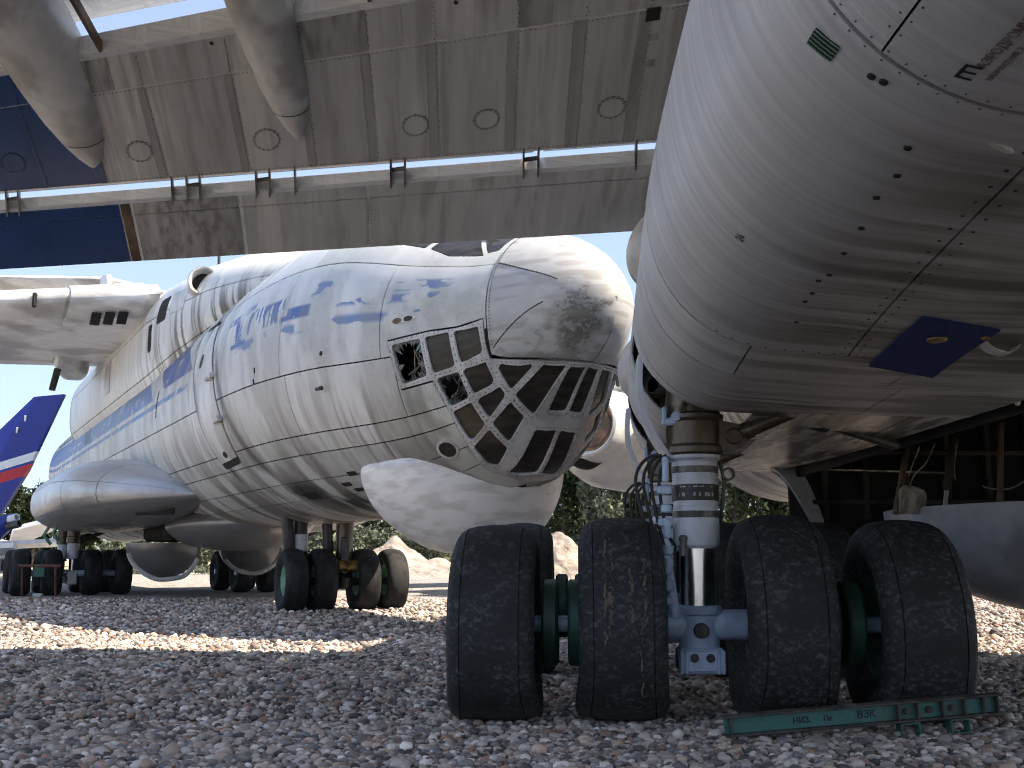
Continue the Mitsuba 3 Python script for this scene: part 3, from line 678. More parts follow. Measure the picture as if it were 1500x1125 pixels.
# wall of seam doublers, small fittings
def fitting(name, s, t, ds, dt, m, h=0.014, r=0.0): return skin(FA + "__" + name, fus, shapely.affinity.translate(shapely.affinity.scale(rr(-1, -1, 1, 1, r), ds, dt), s, t), m, 0.15, 0.05, h=h, depth=0.02, out=fout)
fitting("sensor_panel", 2.52, 1.52, 0.20, 0.030, "frame_grey", r=0.9)
skin(FA + "__sensor_panel__vent_disc", fus, shapely.affinity.translate(shapely.affinity.scale(Point(0, 0).buffer(1), 0.075, 0.023), 2.62, 1.522), "rust_brown", 0.05, 0.03, h=0.02, depth=0.01, out=fout)
skin(FA + "__sensor_panel__vent_disc", fus, shapely.affinity.translate(shapely.affinity.scale(Point(0, 0).buffer(1), 0.07, 0.022), 2.43, 1.518), "bolt_dark", 0.05, 0.03, h=0.02, depth=0.01, out=fout)
fitting("static_port", 4.30, 1.664, 0.075, 0.022, "frame_grey", r=0.4); fitting("static_port", 4.29, 1.664, 0.04, 0.014, "seam_dark", 0.02, 0.9)
for (s, t) in ((6.55, 1.66), (6.62, 1.73)): fitting("drain_port", s, t, 0.03, 0.02, "seam_dark", 0.01, 0.9)
for (s, t, a, b) in ((4.78, 2.452, .14, .018), (5.25, 2.535, .15, .018), (5.08, 2.598, .15, .018)): fitting("air_slot", s, t, a, b, "seam_dark", 0.009, 0.3)
fitting("belly_hatch", 7.35, 2.512, 0.33, 0.045, "far_paint", 0.018, 0.1); fitting("hatch_recess", 6.95, 2.60, 0.30, 0.035, "seam_dark", 0.009, 0.1)
fitting("side_hatch", 14.0, 1.50, 0.05, 0.12, "seam_dark", 0.009, 0.3)
p = fus(np.array([4.407]), np.array([1.865]))[0]; nn = fout(4.4, 1.86, p); nn /= np.linalg.norm(nn)
put(FA + "__pitot_probe", cat(cyl(p - nn * .02, p + nn * .10, .035, .022), cyl(p + nn * .09 + AX * .02, p + nn * .09 - AX * .16, .016)), "steel_dark")
skin(FA + "__porthole", fus, shapely.affinity.translate(shapely.affinity.scale(Point(0, 0).buffer(1), 0.135, 0.062), 2.36, 2.425), "pane_brown", 0.06, 0.03, h=0.008, depth=0.01, out=fout)
ringp = Point(0, 0).buffer(1.28).difference(Point(0, 0).buffer(1.0))
skin(FA + "__porthole__ring", fus, shapely.affinity.translate(shapely.affinity.scale(ringp, 0.135, 0.062), 2.36, 2.425), "frame_grey", 0.06, 0.03, h=0.018, depth=0.02, out=fout)

# chin radome
def chin(u, v):  # u 0..1 along, v angle round
    s = 2.12 + 3.25 * u
    r = np.power(np.clip(1 - np.abs(2 * u - 1) ** 3.2, 0, 1), 0.5)
    sk = np.interp(u, [0, .15, .5, 1], [1, 1, 1, .82])
    hw = r * np.interp(u, [0, .3, .7, 1], [.95, 1.22, 1.42, 1.40]); hz = r * np.interp(u, [0, .25, .6, 1], [1.10, 1.33, 1.26, .92])
    return fpt(s, hw * np.sin(v), 2.31 + np.where(np.cos(v) > 0, 0.08, hz) * np.cos(v))


skin(FA + "__chin_radome", chin, sbox(0.0005, 0, 0.9995, 2 * PI), "chin_grey", 0.02, 0.13, h=0, depth=0, out=lambda u, v, P: P - fpt(2.12 + 3.25 * u, 0 * u, 0 * u + 2.1)); tag(FA + "__chin_radome", "smooth grey chin bulge under the glazed nose")

# wing root fairing on the back
def hump(s, t):
    hw = np.interp(s, [8.3, 9.5, 11, 13.5, 16, 30, 34], [1.2, 1.75, 2.15, 2.42, 2.52, 2.52, 1.6]); hh = np.interp(s, [8.3, 9.5, 11, 13.5, 16, 30, 34], [.66, .95, 1.30, 1.65, 1.80, 1.70, .9])
    n = np.interp(s, [8.3, 13, 16], [2.0, 2.4, 2.8])
    c, d = np.cos(t), np.sin(t)
    return fpt(s, hw * np.sign(d) * np.abs(d) ** (2 / n), 6.05 + hh * np.sign(c) * np.abs(c) ** (2 / n))


hs = [8.3, 10.8, 13.4, 16.2, 19.4, 23, 27, 33.5]
hb = [0.0, 0.9, 1.42, 1.9, 2.2]
put(FA + "__wing_fairing", loft([hump(np.full(48, s), np.linspace(0, 2 * PI, 48, endpoint=False)) - 0.0 for s in np.linspace(8.3, 34, 40)]), "seam_dark"); tag(FA + "__wing_fairing", "streaked white fairing that carries the wing on top of the fuselage")
for t0, t1 in zip(hb[:-1], hb[1:]):
    for s0, s1 in zip(hs[:-1], hs[1:]):
        for m in (1, -1):
            skin(FA + "__wing_fairing__skin_panel", lambda s, t, m=m: hump(s, m * t), sbox(s0 + .012, t0 + .006, s1 - .012, t1 - .006), "fairing_paint", 0.4, 0.12, h=0.012, depth=0.012, out=lambda s, t, P: P - fpt(s, 0 * s, 0 * s + 6.0))
def hump_at(x, y):
    """Station and angle of the fairing's surface under a pixel, nearest hit."""
    d = ray(x, y); s = np.linspace(8.4, 26, 360)[:, None]; a = np.linspace(.2, 2.6, 300)[None]
    P = hump(s + 0 * a, a + 0 * s) - EYE; e = np.linalg.norm(np.cross(P, d / np.linalg.norm(d)), axis=-1) + .004 * np.linalg.norm(P, axis=-1)
    i = np.unravel_index(np.argmin(e), e.shape); return float(s[i[0], 0]), float(a[0, i[1]])


hout = lambda s, a, P: P - fpt(s, 0 * s, 0 * s + 6.0)
for (x, y, ds, dt, r) in ((240, 452, .42, .15, .3), (219, 496, .16, .10, .3)):
    s_, a_ = hump_at(x, y); skin(FA + "__wing_fairing__opening", hump, shapely.affinity.translate(shapely.affinity.scale(rr(-1, -1, 1, 1, r), ds, dt), s_, a_), "seam_dark", .2, .06, h=.018, depth=.02, out=hout)
for (x0, y0, x1, y1) in ((158, 558, 150, 585), (262, 440, 255, 460)):
    s_, a_ = hump_at(x0, y0); skin(FA + "__wing_fairing__hatch", hump, shapely.affinity.translate(shapely.affinity.scale(rr(-1, -1, 1, 1, .2), .5, .14), s_, a_), "fairing_far", .2, .06, h=.026, depth=.03, out=hout)
s_, a_ = hump_at(297, 414); q = hump(np.array([s_]), np.array([a_]))[0] + V(.05, -.12, .0); nd = V(.25, -.97, .02)
put(FA + "__air_intake", lathe([(-.9, .20), (-.02, .235), (.04, .262), (.05, .29), (0, .315), (-.5, .33), (-1.4, .22)], q, nd, 28), "fairing_far"); put(FA + "__air_intake__duct", cyl(q - V(*nd) * .26, q - V(*nd) * .24, .25), "void_dark")

# starboard wing
def airfoil(n=24, t=0.11, droop=0.0):
    x = (1 - np.cos(np.linspace(0, PI, n))) / 2; y = 5 * t * (0.2969 * np.sqrt(x) - 0.126 * x - 0.3516 * x ** 2 + 0.2843 * x ** 3 - 0.1036 * x ** 4)
    return np.vstack([np.stack([x, y * 1.15], 1), np.stack([x, -y * 0.85], 1)[::-1][1:-1]])


def wing_rings(stations, sgn=1):
    out = []
    for (y, sle, chord, zc, t) in stations:
        a = airfoil(26, t); out.append(fpt(sle + a[:, 0] * chord, np.full(len(a), sgn * y), zc + a[:, 1] * chord - 0.02 * a[:, 0] * chord))
    return out


WS = [(2.3, 15.4, 9.7, 7.16, .105), (5.0, 16.85, 8.7, 7.05, .105), (12, 20.6, 6.1, 6.7, .11), (24.5, 27.2, 3.0, 6.0, .11)]
for sgn in (1, -1):
    put(FA + "__wing", loft(wing_rings(WS, sgn)), "wing_far", 35)
labels[FA + "__wing"] = {"label": "white wing seen from below at the left"}
# slat segments along the leading edge of the starboard wing, flap tracks below its rear edge
def lerp_ws(y):
    W = np.array(WS); return [np.interp(y, W[:, 0], W[:, k]) for k in range(1, 5)]
for (y0, y1, grow) in ((2.6, 4.15, 1.16), (4.25, 8.6, 1.04), (8.75, 14.5, 1.04), (14.6, 20, 1.03)):
    R_ = []
    for y in np.linspace(y0, y1, 5):
        sle, ch, zc, t = lerp_ws(y); a = airfoil(40, t * grow); a = a[(a[:, 0] < 0.17)]
        up_ = a[a[:, 1] >= 0]; lo = a[a[:, 1] < 0]
        R_.append(fpt(sle - 0.10 + np.r_[up_[:, 0], lo[:, 0]][np.r_[np.argsort(-up_[:, 0]), len(up_) + np.argsort(lo[:, 0])]] * ch, np.full(len(a), y), zc - 0.05 + np.r_[up_[:, 1], lo[:, 1]][np.r_[np.argsort(-up_[:, 0]), len(up_) + np.argsort(lo[:, 0])]] * ch))
    put(FA + "__wing__slat", loft(R_), "wing_far", 35)
for y in (3.0, 3.28, 3.56):
    sle, ch, zc, t = lerp_ws(y); c = fpt(sle + 0.42, y, zc - 0.475)
    put(FA + "__wing__root_vent", cbox((.22, .42, .05), c, .008, np.array([SX, AX * .86 - UP * .5, np.cross(SX, AX * .86 - UP * .5)])), "void_dark")
for y in (4.9, 6.1):
    sle, ch, zc, t = lerp_ws(y); c = fpt(sle - 0.12, y, zc - 0.08)
    put(FA + "__wing__slat_slot", cbox((.10, .10, .36), c, .03, np.array([SX, AX, UP])), "void_dark")
q = at(112, 540, 31.0)
put(FA + "__flap_fairing", loft([q + V(0, k * 2.6 - 1.3, 0) + V(-.3, 0, .15) * k + np.stack([w * np.cos(np.arange(16) / 16 * 2 * PI), 0 * np.arange(16), .05 + hh * np.sin(np.arange(16) / 16 * 2 * PI)], 1) for k, w, hh in ((0, .02, .03), (.12, .24, .3), (.4, .34, .5), (.8, .3, .4), (1, .05, .1))]), "wing_far")
put(FA + "__flap_fairing__actuator_rod", cyl(q + V(-.12, -1.0, -.2), q + V(-.2, -1.1, -.82), .10, .09), "steel_dark")

# sponson over the main wheels, of bare metal
def spon(u, v):
    s = 13.2 + 13.2 * u
    r = np.power(np.clip(1 - np.abs(np.clip((0.42 - u) / 0.42, 0, 1)) ** 2.0, 0, 1), 0.75) * np.power(np.clip(1 - np.clip((u - 0.72) / 0.28, 0, 1) ** 2.2, 0, 1), 0.6)
    c, d = np.cos(v), np.sin(v); n = 2.4
    y = 1.5 + 0.85 * r + (0.1 + 1.70 * r) * np.sign(d) * np.abs(d) ** (2 / n) * np.where(d > 0, 1, 0.8)
    z = 2.35 + 0.17 * r + (0.03 + 0.93 * r) * np.where(c > 0, 0.96, 0.83) * np.sign(c) * np.abs(c) ** (2 / n)
    return fpt(s, y, z)


for m in (1, -1):
    key = key_for(FA + "__sponson")
    f2 = spon if m == 1 else (lambda u, v: spon(u, v) - 2 * ((spon(u, v) - NO) @ SX)[..., None] * SX)
    put_ = loft([f2(np.full(40, u), np.linspace(0, 2 * PI, 40, endpoint=False)) for u in np.linspace(0.0, 1, 50)])
    scene[key] = mikit.ply(put_, "seam_dark", smooth=40)
    cut = [0.0, .17, .30, .43, .60, .78, .985]
    for a, b in zip(cut[:-1], cut[1:]):
        for t0, t1 in ((-.35, 1.30), (1.30, 2.02), (2.02, 3.5), (3.5, 5.93)):
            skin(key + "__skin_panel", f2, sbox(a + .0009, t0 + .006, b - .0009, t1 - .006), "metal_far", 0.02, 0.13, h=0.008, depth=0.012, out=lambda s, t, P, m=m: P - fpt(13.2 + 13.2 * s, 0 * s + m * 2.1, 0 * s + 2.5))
tag(FA + "__sponson", "bare metal bulge over the right main wheels")
for (x, y, Y) in ((92, 718, 31.5), (75, 727, 34.0)):
    c = at(x, y, Y); b = trimesh.creation.icosphere(3); b.vertices = b.vertices * (.45, 1.1, .52) + c + V(.15, .5, 0)
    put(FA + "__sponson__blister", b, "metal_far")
c = at(227, 749, 23.5)
put(FA + "__sponson__air_slot", cbox((.95, .08, .16), c, .03, np.array([AX * -1 * .6 + V(.75, .1, 0), V(0, 1, 0), UP])), "void_dark")

# main gear of the white aircraft: two legs each side, four wheels on each axle
def far_leg(c, up_to=2.1, side=1):
    leg = key_for(FA + "__main_gear_leg")
    scene[leg] = mikit.ply(lathe([(0.30, .0), (0.30, .13), (0.62, .14), (.64, .08), (.98, .08), (1.0, .145), (1.42, .15), (1.44, .19), (1.60, .19), (1.62, .17), (up_to, .17), (up_to, 0)], c, UP, 20), "bronze_metal", smooth=35)
    put(leg + "__axle", cyl(c + UP * .6 - SX * 1.5, c + UP * .6 + SX * 1.5, .085), "gear_blue")
    put(leg + "__axle_block", cbox((.27, .27, .38), c + UP * .48 - AX * .02, .03, np.array([SX, AX, UP])), "gear_white")
    put(leg + "__oleo_sleeve", lathe([(.99, .10), (1.0, .152), (1.43, .156), (1.44, .10)], c, UP, 20), "gear_white")
    put(leg + "__piston", cyl(c + UP * .64, c + UP * 1.0, .088), "chrome")
    put(leg + "__side_brace", cyl(c + UP * 1.45 - SX * .1, c + UP * 2.0 - SX * 1.3, .06), "steel_dark")
    put(leg + "__leg_door", tube([c + SX * .42 * side - AX * .05 + UP * 1.95, c + SX * .55 * side + UP * 1.7, c + SX * .34 * side + UP * 1.42], .05, 8), "hub_mint")
    for o in (-1.31, -.51, .51, 1.31):
        wheel(FA, c + UP * .625 + SX * o, SX, .64, .46, "rubber_far", "hub_green", 32, squash=.62, groove=False)


SC = fpt(22.4, 3.25, 0.0); PC = fpt(22.4, -3.05, 0.0)
for c in (at(103, 866, 30.0) * V(1, 1, 0), at(103, 866, 30.0) * V(1, 1, 0) + AX * 2.5, PC, PC + AX * 2.5): far_leg(c)

# nose gear, its wheels turned towards the right
nc = at(500, 888, 20.7) * V(1, 1, 0); na = V(math.cos(math.radians(25)), math.sin(math.radians(25)), 0); nf = V(na[1], -na[0], 0)
NG = FA + "__nose_gear_leg"
scene[NG] = mikit.ply(lathe([(.42, 0), (.42, .12), (.7, .15), (.95, .13), (1.0, .17), (1.9, .17), (1.9, 0)], nc + na * .03, UP, 20), "bronze_metal", smooth=35)
put(NG + "__axle", cyl(nc + UP * .56 - na * 1.0, nc + UP * .56 + na * 1.0, .07), "steel_dark")
put(NG + "__steering_cylinder", cat(cyl(nc + UP * .86 + nf * .2 - na * .16, nc + UP * .86 + nf * .2 + na * .42, .10, bev=.02), [cyl(nc + UP * .86 + nf * .2 + na * (.02 + .15 * k), nc + UP * .86 + nf * .2 + na * (.06 + .15 * k), .125) for k in range(3)], cbox((.09, .10, .34), nc + UP * .76 + nf * .24 + na * .36)), "brass")
put(NG + "__torque_link", cat(cbox((.16, .07, .5), nc + UP * 1.15 + nf * .2 - na * .02, .02), cyl(nc + UP * .5 + nf * .14, nc + UP * .68 + nf * .22, .14)), "steel_dark")
put(NG + "__drag_strut", cat(cyl(nc + UP * 1.0 - na * .28, nc + UP * 1.9 - na * .34, .10), cyl(nc + UP * .9 - na * .78 + nf * -.2, nc + UP * 1.9 - na * .8 + nf * -.2, .14), cyl(nc + UP * .9 - na * .98 + nf * -.1, nc + UP * 1.9 - na * 1.1 + nf * -.1, .11)), "steel_dark")
put(NG + "__oleo_sleeve", lathe([(1.12, .12), (1.13, .165), (1.45, .165), (1.46, .12)], nc - na * .8 - nf * .2, UP, 20), "gear_white")
for o in (-.98, -.42, .42, .98):
    wheel(FA, nc + UP * .585 + na * o, na, .60, .42, "rubber_far", "hub_mint", 40, squash=.585, groove=False)

# the open doors of the wheel bays: bowls that hang under the belly
def bowl(c, lx, ly, lz, ax_, ay_, v0=0.0, thick=.035, name="gear_bay_door", m="door_white", parent=FA):
    u = np.linspace(0, 2 * PI, 40, endpoint=False); L = []
    for inner in (0, 1):
        R_ = [(1 - inner * thick / lz)] ; k = R_[0]
        L.append([c + lx * k * np.cos(t) * np.cos(u)[:, None] * ax_ + ly * k * np.cos(t) * np.sin(u)[:, None] * ay_ - lz * k * np.sin(t) * UP for t in (np.linspace(v0, PI / 2 - .02, 14))])
    rings = L[0][::-1] + L[1]
    return put(f"{parent}__{name}", loft(rings, cap=True), m, 40)


for (x, y, Y, l) in ((240, 796, 28.5, "nearer bowl shaped wheel bay door hanging under the belly"), (370, 796, 31.0, "farther bowl shaped wheel bay door hanging under the belly")):
    k = bowl(at(x, y, Y), 1.15, .95, .92, AX, SX, m="metal_far"); labels[k] = {"label": l}
for Y, pts in ((27.4, [(188, 810), (203, 834), (235, 849), (266, 845), (290, 818)]), (29.9, [(330, 820), (350, 836), (373, 840), (398, 829), (414, 803)])):
    put(FA + "__bay_hoop", tube(smooth_path([at(x, y, Y) for x, y in pts], 24), .06, 8), "frame_grey")
bb = trimesh.creation.icosphere(3); bb.vertices = fpt(16.4 + bb.vertices[:, 0] * 3.4, bb.vertices[:, 1] * 1.6, 1.80 + bb.vertices[:, 2] * .62)
put(FA + "__belly_bulge", bb, "metal_far")
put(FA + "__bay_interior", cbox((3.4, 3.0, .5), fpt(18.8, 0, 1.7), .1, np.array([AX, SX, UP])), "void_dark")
# tail: fin and high stabiliser, for the part of the aircraft beyond the wing
put(FA + "__fin", loft([fpt(sle + a[:, 0] * ch, a[:, 1] * ch, np.full(len(a), z)) for a in [airfoil(16, .1)] for (sle, ch, z) in ((36, 9.5, 6.4), (41.5, 6, 14.2))]), "wing_far")
for sgn in (1, -1): put(FA + "__stabiliser", loft([fpt(sle + a[:, 0] * ch, np.full(len(a), sgn * y), 14.1 + a[:, 1] * ch) for a in [airfoil(16, .1)] for (y, sle, ch) in ((0, 42, 5.5), (8.7, 46, 2.6))]), "wing_far")
put(FA + "__antenna_rod", cyl(at(321, 390, 24.0) - UP * .5, at(321, 374, 24.0), .035), "steel_dark")
tag(FA, "weathered white transport aircraft with glazed nose, standing nose first behind the near wheels", "airplane")

# ================================================================== near transport aircraft: wheels, sponson, flaps overhead
NA = "transport_aircraft"
yaw = math.radians(3.8)
DX, UX = V(math.sin(yaw), math.cos(yaw), 0), V(math.cos(yaw), -math.sin(yaw), 0)     # towards the tail, and to the right of the picture
xs_t = PchipInterpolator([-4.0, -2.5, 0, 1, 2.1, 3.2, 4.4, 5.2, 6.6, 8, 10, 13, 15.5], [1.9, 1.05, .60, .52, .47, .50, .575, .65, .77, .90, 1.12, 1.6, 2.5])
zb_t = PchipInterpolator([-4.0, -2.0, 0, 8, 11, 13, 15.5], [2.6, 2.05, 1.87, 1.86, 1.92, 2.1, 2.7])
CA, CB, CN, CL = 0.62, 0.58, 2.3, 0.94     # corner radii, exponent and arc length


def spn(Y, v):
    """The near sponson: Y along it, v across (0 where the flat bottom begins, positive to the right, negative up the side)."""
    Y, v = np.asarray(Y, float), np.asarray(v, float); xs, zb = xs_t(Y), zb_t(Y)
    ph = np.clip(-v / CL, 0, 1) * PI / 2
    x = xs + CA - CA * np.maximum(np.sin(ph), 0) ** (2 / CN); z = zb + CB - CB * np.maximum(np.cos(ph), 0) ** (2 / CN)
    dz = np.maximum(-v - CL, 0)
    st = np.minimum(dz, 1.5); q = np.clip((dz - 1.5) / 1.2, 0, 1); fl = np.maximum(dz - 2.7, 0)
    x = np.where(v > 0, xs + CA + v, x + 0.34 * st + 0.05 * st ** 2 + 0.49 * (dz - st - fl) + 0.5 * q ** 2 + fl); z = np.where(v > 0, zb - 0.028 * v, z + 0.92 * (dz - fl) - 0.35 * q ** 2 + 0.12 * fl)
    return np.stack([x, Y + 0 * x, z], -1)


warp = lambda Y, v: Y + 0.30 * np.clip(v, -1.1, 0.4)
spw = lambda Y, v: spn(warp(Y, v), v)          # the frames of the skin lie a little aslant
sout = lambda Y, v, P: P - np.stack([xs_t(Y) + 1.2, Y, zb_t(Y) + 1.0], -1)
BAYX = 2.74
vb = lambda Y: BAYX - xs_t(Y) - CA        # v where the bay begins
SPK = NA + "__sponson"
yy = np.linspace(5.5, 10.7, 14)
bay_cut = Polygon([(y - .12, vb(y)) for y in yy] + [(10.58, 3.5), (5.38, 3.5)])
well = Polygon([(6.36, 0.10), (6.42, -0.52), (6.62, -0.86), (7.25, -0.86), (7.2, -0.1), (7.15, .10)])
well2 = shapely.affinity.translate(well, 2.42, 0.02)
spon_dom = sbox(-3.9, -4.6, 15.2, 2.6).difference(bay_cut).difference(well).difference(well2)
skin(SPK, spw, spon_dom, "seam_dark", 0.5, 0.16, h=-0.004, depth=0, out=sout); tag(SPK, "dull silver bulge with streaked skin over the near wheels")
YC = [-3.9, -1.2, 0.75, 2.03, 4.47, 5.18, 6.22, 7.7, 10.9, 13.2, 15.2]
SPV = {0: ((-4.6, -3.4, -1.9, -0.40, .35, 2.6),) * 2, 2: ((-4.6, -3.4, -1.6, -.38, .34, 2.6), (-4.6, -3.4, -1.6, -.35, .34, 2.6)), 3: ((-4.6, -3.4, -1.7, .06, 2.6), (-4.6, -3.4, -1.7, .26, 2.6)), 4: ((-4.6, -3.4, -1.75, -0.14, .62, 2.6),) * 2,
       5: ((-4.6, -3.4, -1.18, .72, 2.6),) * 2, 6: ((-4.6, -3.4, -1.20, .22, 1.05, 2.6),) * 2, 7: ((-4.6, -3.4, -1.20, .30, .95, 2.6),) * 2}
for i, (a, b) in enumerate(zip(YC[:-1], YC[1:])):
    va, vb_ = SPV.get(i, SPV[0])
    for t0, t1, u0, u1 in zip(va[:-1], va[1:], vb_[:-1], vb_[1:]):
        g = 0.0042 if i > 2 else 0.0030
        gy = .010 if i > 2 else .0045
        poly = Polygon([(a + gy, t0 + g), (a + gy, t1 - g), (b - gy, u1 - g), (b - gy, u0 + g)]).intersection(spon_dom)
        if poly.area < .01: continue
        aft = i >= 6 and t0 > 0
        for gg in getattr(poly, "geoms", [poly]):
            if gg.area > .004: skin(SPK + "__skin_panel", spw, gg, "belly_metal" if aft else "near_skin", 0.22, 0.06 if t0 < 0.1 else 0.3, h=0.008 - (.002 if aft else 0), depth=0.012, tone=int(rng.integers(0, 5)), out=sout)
# screw heads along the seams on the underside, loose dark ones and small rows
hd = [(y, .06 + .20 * (y - 2.03) / 2.44 + s * .035) for y in np.arange(2.1, 4.42, .105) for s in (-1, 1)] + [(4.47 - .04, v) for v in np.arange(-.3, .4, .07)]
put(SPK + "__screw_head", dots(spw, hd, 0.0068, 0.010, 8, sout), "bolt_dark")
hd = [(2.03 + s * .018, v) for v in np.arange(-1.6, .9, .045) for s in (-1, 1)] + [(y, -.355 + s * .014) for y in np.arange(.9, 2.0, .05) for s in (-1, 1)]
put(SPK + "__screw_row", dots(spw, hd, 0.0035, 0.009, 6, sout), "rivet_grey"); labels[SPK + "__screw_row"] = {"label": "small grey screws along the front seams of the bulge", "kind": "stuff"}; labels[SPK + "__screw_head"] = {"label": "dark screw heads along the seams of the bulge", "kind": "stuff"}
# louvre on the side
def spv(x, y):
    """The point of the sponson seen at a pixel, as (Y, v)."""
    d = ray(x, y); Y = np.linspace(-1, 9, 260)[:, None]; v = np.linspace(-2.9, 2.6, 400)[None]
    P = spn(Y + 0 * v, v + 0 * Y) - EYE; dist = np.linalg.norm(np.cross(P, d / np.linalg.norm(d)), axis=-1) + 0.002 * np.linalg.norm(P, axis=-1)
    i = np.unravel_index(np.argmin(dist), dist.shape); return float(Y[i[0], 0]), float(v[0, i[1]])


ly, lv = spv(1205, 62)
skin(SPK + "__louvre", spn, rr(ly - .030, lv - .034, ly + .030, lv + .034, .004), "seam_dark", .02, .015, h=0.010, depth=.01, out=sout)
for k in range(5):
    u_ = ly - .028 + .014 * k; skin(SPK + "__louvre__fin", spn, sbox(u_ - .0012, lv - .034, u_ + .0012, lv + .034), "hub_mint", .02, .015, h=0.012, depth=.004, out=sout)
hd2 = [spv(x, y) for x, y in ((1333, 214), (1312, 253), (1289, 284), (1261, 333), (1238, 366), (1217, 397), (1282, 103), (1297, 119), (1200, 410), (1188, 424), (1180, 437), (1165, 468))]
put(SPK + "__drain_hole", dots(spn, hd2, 0.011, 0.012, 10, sout), "seam_dark"); labels[SPK + "__drain_hole"] = {"label": "dark drain holes in the underside", "kind": "stuff"}
# blue repair patch under the belly, with cap, lamp, scoop handle and a row of slits
def flat_patch(name, quad, m, h, d=.02, tone=0):
    pts = [(q[1], q[0] - xs_t(q[1]) - CA) for q in (onz(x, y, 1.85) for x, y in quad)]
    return skin(SPK + "__" + name, spn, Polygon(pts), m, .3, .2, h=h, depth=d, tone=tone, out=sout)


k = flat_patch("access_cover", [(1352, 460), (1465, 476), (1366, 546), (1273, 532)], "patch_blue", .016); labels[k] = {"label": "dark blue access cover on the underside"}
P0 = onz(1372, 490, 1.85); put(SPK + "__filler_cap", cyl(P0 + UP * .02, P0 - UP * .03, .045, .04, bev=.008), "brass")
P0 = onz(1443, 486, 1.85); put(SPK + "__lamp", cyl(P0 + UP * .03, P0 - UP * .035, .022, .016, bev=.006), "brass")
P0, P1 = onz(1437, 497, 1.84), onz(1495, 503, 1.84)
hp = smooth_path([P0 + UP * .02, P0 * .8 + P1 * .2 - UP * .035, P0 * .4 + P1 * .6 - UP * .05, P1 + UP * .01], 16)
put(SPK + "__scoop", loft([np.array([p + V(0, dy, 0) + UP * dz for dy, dz in ((-.03, -.002), (.05, -.002), (.05, .003), (-.03, .003))]) for p in hp]), "frame_grey")
for k in range(5): P0 = onz(1433 + 6 * k, 545 - 4 * k, 1.845); put(SPK + "__slit_cover", cbox((.055, .014, .012), P0, .004), "frame_grey")
P0 = onz(1490, 583, 1.84); put(SPK + "__drain_spout", cyl(P0 + UP * .03, P0 - UP * .04, .030, .012), "frame_grey")
P0, P1 = onz(1432, 188, 1.885), onz(1500, 208, 1.885)
put(SPK + "__lever", cat(cbox((.05, .09, .02), P0, .006), tube([P0 - UP * .012, P0 * .4 + P1 * .6 - UP * .03, P1 * 1.02 - UP * .035], .010, 8)), "frame_grey")
# lettering painted on the skin
def decal(text, hgt, Y0, v0, m, flip, name):
    t = meshkit.text_mesh(text, hgt, 0.001); t = t.subdivide_to_size(.05); q = t.vertices
    if flip: Y, v = Y0 + q[:, 1], v0 + q[:, 0]
    else: Y, v = Y0 - q[:, 0], v0 - q[:, 1]
    P = spn(Y, v); e = 1e-3
    n = np.cross(spn(Y + e, v) - spn(Y - e, v), spn(Y, v + e) - spn(Y, v - e)); n /= np.linalg.norm(n, axis=1)[:, None]; n *= np.sign(np.einsum("ij,ij->i", n, sout(Y, v, P)))[:, None]
    return put(SPK + "__" + name, trimesh.Trimesh(P + n * (.009 + q[:, 2:3]), t.faces, process=False), m, False)


y0, v0 = spv(1413, 90); k = decal("E", .052, y0 + .0, v0 + .0, "letter_black", True, "letter"); labels[k] = {"label": "black letter E"}
y0, v0 = spv(1451, 92); k = decal("АЭРОДРОМНОЕ ПИТАНИЕ", .0195, y0, v0, "letter_red", False, "lettering"); labels[k] = {"label": "faded red lettering along the bulge"}
y0, v0 = spv(1456, 119); decal("НАПРЯЖЕНИЕ 3-ФАЗНОЕ 208 В", .012, y0, v0, "letter_red", False, "lettering")
y0, v0 = spv(1092, 352); decal("24", .03, y0, v0, "letter_black", False, "lettering")
# blisters on the far part of the bulge
for (x, y, Y) in ((936, 366, 9.6), (924, 538, 9.4)):
    b = trimesh.creation.icosphere(3); b.vertices = b.vertices * (.42, 1.0, .36) + at(x, y, Y) + V(.31, 0, 0); put(SPK + "__blister", b, "pod_paint")
for (x, y) in ((957, 563), (959, 594)):
    P0 = at(x, y, 7.5); put(SPK + "__air_slot", cbox((.05, .22, .08), P0, .01), "seam_dark")

# dark wheel bay in the belly and its rear wall, with frames, rods, cables and a rag
BK = NA + "__wheel_bay"
def bayx(y): return 2.76 + 0.018 * (y - 5.5)
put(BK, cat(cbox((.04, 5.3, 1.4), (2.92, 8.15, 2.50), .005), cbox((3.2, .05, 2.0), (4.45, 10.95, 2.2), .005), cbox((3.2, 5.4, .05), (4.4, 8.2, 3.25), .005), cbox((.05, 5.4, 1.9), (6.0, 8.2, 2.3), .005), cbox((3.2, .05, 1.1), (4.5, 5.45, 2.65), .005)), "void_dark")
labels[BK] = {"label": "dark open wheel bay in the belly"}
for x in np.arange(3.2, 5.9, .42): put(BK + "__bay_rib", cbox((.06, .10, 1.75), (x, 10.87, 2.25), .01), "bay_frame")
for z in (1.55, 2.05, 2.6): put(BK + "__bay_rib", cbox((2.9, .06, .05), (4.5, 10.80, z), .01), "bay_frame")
def rod(p, q, Y, r, m, name="actuator_rod"): return put(BK + "__" + name, cyl(at(*p, Y), at(*q, Y - .2), r), m)
rod((1329, 655), (1312, 752), 9.0, .026, "rust_brown"); rod((1398, 645), (1387, 715), 9.0, .035, "bay_frame"); rod((1387, 715), (1384, 742), 8.9, .018, "frame_grey"); rod((1466, 620), (1465, 735), 8.8, .026, "rust_brown")
